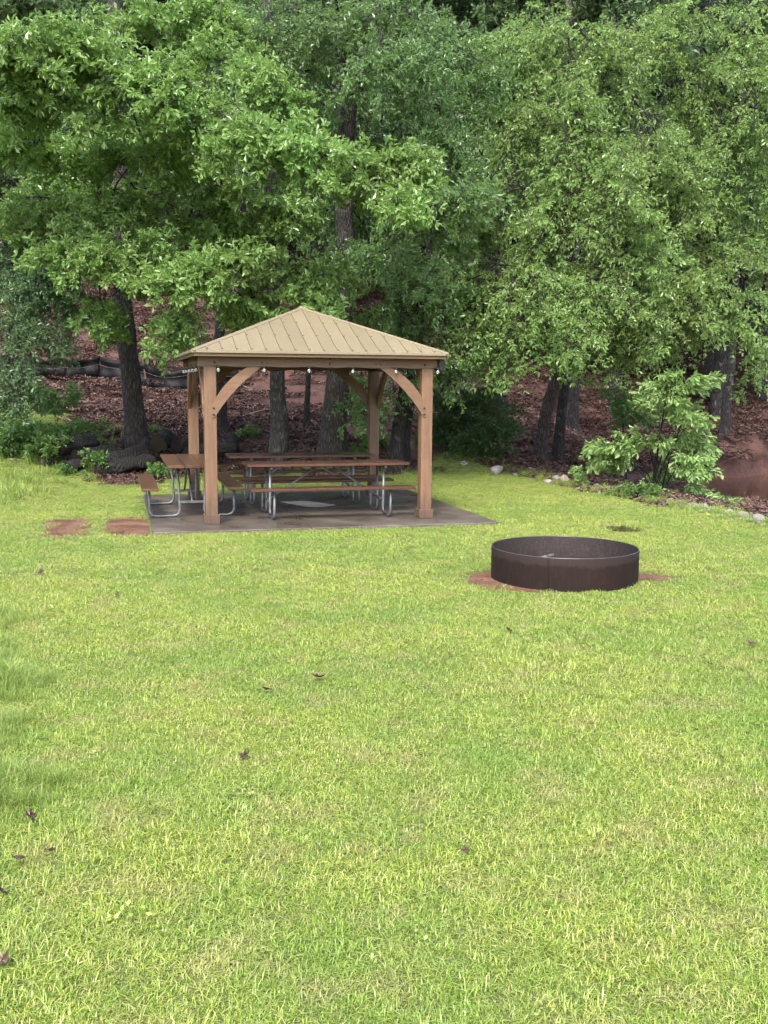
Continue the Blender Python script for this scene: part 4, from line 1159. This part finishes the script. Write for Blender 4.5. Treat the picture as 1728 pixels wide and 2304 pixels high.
# bright compound-leaved shrub on the pond bank
p = at(1478, 1098, 19.6); p.z = float(H(p.x, p.y))
bush('bank_shrub', 'tall bright green shrub with drooping leaves on the bank by the pond', p,
     [PB(1505, 860, 19.6, 38, 26, .35, 9), PB(1560, 860, 19.6, 24, 14, .25, 4), PB(1490, 920, 19.6, 50, 28, .4, 10), PB(1545, 930, 19.6, 38, 22, .35, 7), PB(1525, 985, 19.5, 48, 28, .4, 11), PB(1410, 1000, 19.6, 50, 18, .35, 8), PB(1360, 1003, 19.7, 26, 12, .25, 4), PB(1455, 990, 19.5, 40, 18, .35, 6),
      PB(1545, 1030, 19.4, 38, 28, .4, 9), PB(1500, 1045, 19.4, 40, 22, .35, 7), PB(1415, 1030, 19.5, 40, 16, .3, 5), PB(1550, 1085, 19.2, 38, 16, .3, 7), PB(1495, 1100, 19.1, 30, 12, .25, 4)], 'leaf_light', 'pale', 41, scale=.75)
p = at(1625, 1165, 17.6); p.z = float(H(p.x, p.y))
bush('bank_shrub', 'low pale green shrub at the water edge beside the tall bright shrub', p, [PB(1590, 1130, 17.6, 30, 14, .25, 6), PB(1640, 1112, 17.8, 26, 14, .25, 5), PB(1615, 1148, 17.4, 30, 12, .25, 5)], 'leaf_light', 'pale', 42, scale=.6)
p = at(1062, 1025, 24.4); p.z = float(H(p.x, p.y))
bush('wood_shrub', 'dense dark green shrub at the wood edge just right of the gazebo', p, [PB(1030, 900, 24.4, 60, 40, .7, 26), PB(1080, 930, 24.2, 65, 45, .7, 30), PB(1010, 960, 24.3, 45, 35, .6, 18), PB(1110, 960, 24.2, 40, 35, .6, 16), PB(1060, 985, 24, 50, 28, .5, 14), PB(1010, 850, 24.8, 40, 35, .6, 12)], 'leaf_dark', 'shrub', 43, scale=1.35)
p = at(1408, 965, 24.5); p.z = float(H(p.x, p.y))
bush('wood_shrub', 'small sapling with a tuft of long leaves behind the bright shrub', p, [PB(1395, 905, 24.5, 35, 22, .3, 8), PB(1425, 935, 24.5, 28, 16, .3, 6)], 'leaf_mid', 'pale', 44, scale=.8)
# weeds on the rough bank at the left
weeds = [(20, 985, 21.5, 60, 40, 20), (80, 960, 22, 60, 35, 18), (130, 925, 23, 55, 30, 14), (30, 920, 22.5, 60, 40, 18), (95, 1000, 21.2, 40, 22, 10), (175, 960, 23, 40, 25, 8), (50, 860, 24, 60, 40, 14), (120, 880, 24.5, 45, 30, 10)]
wl = ['weedy bright bush at the left picture border above the lawn', 'leafy weed bush left of the log pile', 'green weed clump below the black silt fence', 'tall weed bush at the left picture border under the bluish tree', 'low weed clump at the lawn corner left of the logs', 'small weed clump just behind the log pile', 'leafy sapling in front of the left end of the silt fence', 'green sapling leaning over the silt fence']
for i, ((px, py, d, rx, ry, n), lb) in enumerate(zip(weeds, wl)):
    p = at(px, py, d); p.z = float(H(p.x, p.y)); c = p.copy(); c.z += .28 if i < 6 else .7
    k = d / F_PX
    bush('weed_bush', lb, p, [(c, rx * k, ry * k * .8, .45, n), (c + Vector((.25, .1, .15)), rx * k * .7, ry * k * .7, .4, n // 2)], 'leaf_weed' if i < 6 else 'leaf_mid', 'weed', 50 + i, cat='weed', stem=.01, scale=1.2)
small = [(210, 1040, 20.9, 'small leafy weed growing up between the dark logs', 6, .30), (150, 1062, 20.4, 'tiny pale weed in front of the log pile', 4, .12), (195, 1075, 20.2, 'little weed beside the fire-orange splintered log', 3, .10), (365, 1060, 20.6, 'leafy weed tuft behind the worn end-on picnic table', 8, .2),
         (1300, 1075, 19.9, 'small yellow-green seedling among the rocks by the lawn edge', 5, .2), (1395, 1110, 18.2, 'low green weed by the grey rock at the lawn edge', 5, .12), (1440, 1125, 17.6, 'green weed at the foot of the tall bright shrub', 8, .18), (560, 965, 25, 'green weed patch on the slope left of the grey trunk', 6, .15), (840, 960, 24, 'yellowish weed patch between the leaning trunks', 8, .22), (810, 1000, 23, 'low weed patch right of the thick leaning oak', 8, .2), (345, 965, 25.5, 'weed tuft on the slope right of the tall oak', 6, .15)]
for i, (px, py, d, lb, n, hh) in enumerate(small):
    p = at(px, py, d); p.z = float(H(p.x, p.y))
    bush('weed', lb, p, [(p + Vector((0, 0, hh)), .22 if n > 5 else .1, hh * .6, .18, n)], 'leaf_weed' if i != 4 else 'leaf_light', 'weed', 70 + i, cat='weed', stem=.006, scale=.7 if n < 6 else .95)

# ------------------------------------------------------------------ log pile
def log(label, a_, b_, r, seed, end='log_end'):
    rng = np.random.default_rng(seed); a_ = np.array(a_, float); b_ = np.array(b_, float)
    n = 9; P = a_ + (b_ - a_) * np.linspace(0, 1, n)[:, None]; P[1:-1] += rng.normal(0, r * .08, (n - 2, 3))
    sides = 14
    V, F = tube_arrays(P - P[0], r * (1 + rng.normal(0, .05, n)), sides)
    V = V.reshape(n, sides, 3); C = (P - P[0])[:, None]; V = C + (V - C) * (1 + rng.normal(0, .10, (1, sides, 1)) + rng.normal(0, .09, (n, sides, 1)))
    root = tag(empty('log', a_), label, 'log', 'dark logs piled at the lawn edge')
    link('bark', mesh_np('bark', V.reshape(-1, 3), F, [M['log']], smooth=True), None, root)
    for e, s in ((0, 1), (n - 1, -1)):
        me = bpy.data.meshes.new('cut_end'); ring = V[e] + (P[1] - P[0]) * (.0 if e == 0 else 0)
        ctr = C[e, 0] + (P[0] - P[1]) / np.linalg.norm(P[1] - P[0]) * .012 * s
        me.from_pydata(np.vstack([ring, ctr]).tolist(), [], [(i, (i + 1) % sides, sides) for i in range(sides)]); me.update()
        link('cut_end', me, M[end], root)
def lp(px, py, d, dz=0.0):
    p = at(px, py, d); return (p.x, p.y, max(p.z, float(H(p.x, p.y))) + dz)
LOGS = [('thick charred log on top of the pile with a broken end', (128, 1008, 21.3), (205, 995, 22.3), .19), ('black log lying on top behind the weed', (165, 1030, 21.2), (255, 1018, 22.2), .16),
        ('dark log lying at the foot of the tall oak', (225, 1045, 21.4), (330, 1012, 22.0), .17), ('long black log in front of the tall oak base', (215, 1058, 20.8), (345, 1036, 21.4), .15),
        ('short black log at the front of the pile', (150, 1058, 20.6), (190, 1045, 21.6), .13), ('small log with pale cut end in the pile', (118, 1044, 20.9), (70, 1030, 21.8), .11),
        ('thin splintered log at the pile end away from the gazebo', (75, 1035, 21.4), (125, 1020, 22.2), .09), ('round black log end to the right of the tall oak trunk', (352, 1000, 22.2), (375, 985, 23.4), .18),
        ('dark log behind the left back gazebo post', (398, 1000, 22.0), (470, 990, 23.0), .17), ('black log stub between oak trunk and gazebo', (425, 1020, 21.2), (520, 1010, 22.2), .15), ('gnarled dark stump behind the worn picnic table', (525, 990, 23.5), (515, 1012, 22.6), .16)]
for i, (lb, a_, b_, r) in enumerate(LOGS):
    pa, pb = lp(*a_), lp(*b_)
    def low(p, px): 
        return (p[0], p[1], max(p[2], float(H(p[0], p[1])) + r * .75))
    log(lb, low(pa, 0), low(pb, 0), r, 300 + i)

# ------------------------------------------------------------------ silt fence
def silt_fence(label, pts, h):
    rng = np.random.default_rng(5)
    P = [Vector(p) for p in pts]; root = tag(empty('silt_fence', P[0]), label, 'fence'); o0 = P[0]
    for i in range(len(P) - 1):
        a_, b_ = P[i] - o0, P[i + 1] - o0
        nu, nv = 14, 6; V = []
        nrm = Vector((-(b_ - a_).y, (b_ - a_).x, 0)).normalized()
        lean = rng.normal(0, .10)
        for v in range(nv + 1):
            for u in range(nu + 1):
                tu, tv = u / nu, v / nv
                q = a_.lerp(b_, tu); wp = q + o0
                q.z = float(H(wp.x, wp.y)) - o0.z + tv * h * (1 - .16 * math.sin(math.pi * tu) * tv)
                q += nrm * (.07 * math.sin(3 * math.pi * tu + i) * tv + .05 * math.sin(tv * 9 + i) + lean * tv + .035 * math.sin(17 * tu + 5 * tv + i))
                V.append(q)
        ii = [(v * (nu + 1) + u, v * (nu + 1) + u + 1, (v + 1) * (nu + 1) + u + 1, (v + 1) * (nu + 1) + u) for v in range(nv) for u in range(nu)]
        me = bpy.data.meshes.new('fabric'); me.from_pydata([tuple(q) for q in V], [], ii); me.update()
        for pl in me.polygons: pl.use_smooth = True
        o = link('fabric', me, M['fabric'], root); sm = o.modifiers.new('thickness', 'SOLIDIFY'); sm.thickness = .006
    for p in P:
        q = p - o0; zz = float(H(p.x, p.y)) - o0.z
        o = link('stake', box_mesh('stake', -.02, .02, -.02, .02, -.1, h + .14, .003), M['stake'], root, (q.x, q.y + .04, zz)); o.rotation_euler = (rng.normal(0, .06), rng.normal(0, .08), 0)
    # wire along the middle
    W = []
    for i in range(len(P) - 1):
        for t_ in np.linspace(0, 1, 6)[:-1]:
            q = P[i].lerp(P[i + 1], t_); z = float(H(q.x, q.y)) + h * (.62 - .12 * math.sin(math.pi * t_)); W.append(Vector((q.x, q.y - .12, z)) - o0)
    W.append(P[-1] - o0 + Vector((0, -.12, h * .62)))
    link('wire', tube_mesh('wire', W, .004, 5), M['stick'], root)
def fp(px, d): 
    p = at(px, 864, d); p.z = float(H(p.x, p.y)); return p
silt_fence('black fabric silt fence sagging across the slope behind the tall oak', [fp(-60, 32), fp(70, 31.6), fp(150, 31.4), fp(225, 31.8), fp(330, 31.2), fp(430, 31.6), fp(540, 31.9)], .68)
silt_fence('short piece of black silt fence on the hill right of the gazebo roof', [fp(1040, 39), fp(1100, 39), fp(1150, 39.3)], .62)

# ------------------------------------------------------------------ rocks at the lawn edge
def rock(label, px, py, sx, sy, sz, seed):
    p = on_ground(px, py); rng = np.random.default_rng(seed)
    bm = bmesh.new(); bmesh.ops.create_icosphere(bm, subdivisions=3, radius=1)
    planes = [(unit(rng.normal(0, 1, 3)), rng.uniform(.55, .85)) for _ in range(9)]
    for v in bm.verts:
        c = np.array(v.co)
        for nrm, dd in planes:
            e = c @ nrm - dd
            if e > 0: c = c - nrm * e
        c = c + rng.normal(0, .012, 3)
        v.co = Vector((c[0] * sx, c[1] * sy, c[2] * sz))
    o = link('rock', mesh_bm('rock', bm), M['rock'], None, (p.x, p.y, p.z + sz * .5)); o.rotation_euler = (0, 0, rng.random() * 6)
    tag(o, label, 'rock', 'rocks along the lawn edge')
rk = [('pale grey boulder at the back lawn edge under the dark shrub', 1118, 1066, .17, .14, .13), ('tilted dark rock beside the yellow seedling', 1268, 1086, .13, .12, .12), ('grey rounded rock in front of the bright shrub', 1400, 1108, .16, .13, .11), ('pinkish flat rock left of the weed clump at the lawn edge', 1438, 1119, .15, .10, .07),
      ('second pinkish rock touching the first on the lawn edge', 1462, 1121, .12, .10, .07), ('flat pale rock where the lawn meets the water', 1560, 1143, .14, .10, .06), ('small grey rock at the far right lawn border', 1705, 1172, .11, .09, .07), ('low grey rock left of the yellow seedling', 1235, 1088, .13, .10, .06), ('flat grey rock right of the yellow seedling', 1315, 1094, .13, .10, .06), ('small brown rock in the shade behind the lawn edge', 1196, 1060, .10, .08, .06), ('reddish stone left of the grey boulder on the back lawn edge', 1045, 1046, .15, .10, .06), ('pale flat stone between grey rock and pinkish rocks', 1370, 1104, .11, .09, .05), ('flat stone under the tall bright shrub', 1505, 1130, .13, .09, .05), ('flat stone in front of the low pale shrub', 1600, 1150, .12, .09, .05)]
rk += [('grey stone just left of the tilted dark rock', 1252, 1082, .11, .09, .08), ('small pale stone below the weed near the bright shrub', 1420, 1113, .09, .08, .06), ('round grey stone where the low pale shrub starts', 1580, 1145, .10, .09, .07), ('pale stone under the low pale shrub', 1640, 1158, .11, .09, .06), ('grey stone near the water at the lawn end', 1672, 1165, .12, .10, .07), ('small stone between the boulder and the shaded brown rock', 1158, 1070, .09, .07, .05), ('light stone behind the flat grey rock', 1340, 1097, .10, .08, .06), ('pale stone beside the dry spot of the lawn edge by the tall shrub', 1530, 1136, .11, .08, .06)]
for i, (lb, px, py, a_, b_, c_) in enumerate(rk): rock(lb, px, py, a_, b_, c_, 600 + i)
n = 420
yy = RNG.uniform(13.5, 25.5, n); xx = edge_x(yy) + RNG.normal(.15, .16, n)
ms = []
bm = bmesh.new(); bmesh.ops.create_icosphere(bm, subdivisions=1, radius=1); bv = np.array([v.co for v in bm.verts]); bf = np.array([[v.index for v in f.verts] for f in bm.faces]); bm.free()
Vs = []; Fs = []
for i in range(n):
    s_ = np.array([RNG.uniform(.02, .06), RNG.uniform(.02, .05), RNG.uniform(.012, .03)])
    Vs.append(bv * (1 + RNG.normal(0, .12, bv.shape)) * s_ + np.array([xx[i], yy[i], float(H(xx[i], yy[i])) + .005])); Fs.append(bf + i * len(bv))
o = link('gravel', mesh_np('gravel', np.concatenate(Vs), np.concatenate(Fs), [M['rock']]), None); tag(o, 'loose small stones strewn along the lawn edge', 'gravel', kind='stuff')

# ------------------------------------------------------------------ fallen leaves and sticks
def fallen_leaf(label, px, py, size, seed):
    p = on_ground(px, py); rng = np.random.default_rng(seed)
    # lobed outline, curled
    n = 18; aa = np.linspace(0, 2 * np.pi, n, endpoint=False)
    rr = size * (.55 + .28 * np.abs(np.cos(2.5 * aa)) + .06 * rng.normal(0, 1, n)) * np.where(np.abs(aa - np.pi) < .3, .6, 1)
    V = []
    for ring in (0, .5, 1):
        for i in range(n):
            x_, y_ = rr[i] * ring * math.cos(aa[i]), rr[i] * .7 * ring * math.sin(aa[i])
            V.append((x_, y_, .35 * (x_ * x_ + 1.8 * y_ * y_) / size + rng.normal(0, .003)))
    Fc = [(r_ * n + i, r_ * n + (i + 1) % n, (r_ + 1) * n + (i + 1) % n, (r_ + 1) * n + i) for r_ in range(2) for i in range(n)]
    me = bpy.data.meshes.new('fallen_leaf'); me.from_pydata(V, [], Fc); me.update()
    o = link('fallen_leaf', me, M['dead'], None, (p.x, p.y, p.z + .045)); o.rotation_euler = (rng.normal(0, .35), rng.normal(0, .35), rng.random() * 6)
    sm = o.modifiers.new('thickness', 'SOLIDIFY'); sm.thickness = .0015
    tag(o, label, 'leaf', 'dead leaves lying on the lawn')
fl = [('large curled red-brown leaf beside the long grass', 68, 1857, .055), ('dark brown leaf below the large curled leaf', 113, 1936, .035), ('brown leaf at the left border under the dark leaf', 45, 1955, .04), ('pale tan leaf on the lawn at the left border', 3, 2030, .04), ('mauve brown leaf in the bottom corner of the lawn', 6, 2190, .05), ('red-brown leaf in the middle of the lawn', 716, 1537, .06), ('pale pinkish leaf left of the lawn middle', 550, 1717, .045),
      ('dark leaf on the lawn between gazebo and long grass', 600, 1566, .05), ('small dark leaf near the fire ring on the gazebo side', 965, 1297, .04), ('dark leaf on the lawn in front of the fire ring', 1144, 1429, .05), ('brown leaf scrap on the lawn near the right border', 1690, 1460, .06), ('orange-brown leaf on the upper left lawn', 93, 1296, .06), ('dark leaf among long grass roots', 265, 1350, .055), ('brown leaf low on the lawn in the right half', 1046, 1935, .035)]
for i, (lb, px, py, s_) in enumerate(fl): fallen_leaf(lb, px, py, s_ * .85, 700 + i)
def stick(label, pa, pb, r, seed, mid=.08):
    a_, b_ = on_ground(*pa), on_ground(*pb); rng = np.random.default_rng(seed); P = []
    for t_ in np.linspace(0, 1, 7):
        q = a_.lerp(b_, t_); q.z = float(H(q.x, q.y)) + .04 + rng.random() * .05; q.x += rng.normal(0, .05); P.append(q - a_)
    o = link('fallen_stick', tube_mesh('fallen_stick', P, list(np.linspace(r, r * .4, 7)), 6), M['stick'], None, a_); tag(o, label, 'stick', 'sticks lying on the slope')
sk = [('pale stick lying on the hill above the silt fence', (225, 768), (335, 772)), ('bent pale stick right of the oak on the hill', (318, 765), (345, 795)), ('thin stick pointing uphill behind the log pile', (150, 950), (235, 985)), ('brown stick below the silt fence', (165, 905), (215, 912)), ('orange splinter of wood left of the log pile', (25, 1043), (52, 1041)),
      ('dark stick on the slope left of the thick leaning oak', (540, 940), (610, 925)), ('curved stick on slope seen high in the gazebo opening', (545, 870), (600, 895)), ('white bent stick on the slope behind the bright shrub', (1272, 970), (1300, 985)), ('long brown stick on the far slope above the bright shrub', (1398, 865), (1470, 868)), ('bare root-like stick along the red bank', (1610, 1040), (1690, 1030)), ('thin bent stick at the log pile by the gazebo post', (385, 1015), (425, 985))]
for i, (lb, a_, b_) in enumerate(sk): stick(lb, a_, b_, .022, 800 + i)
# pine cones / gum balls on the slab
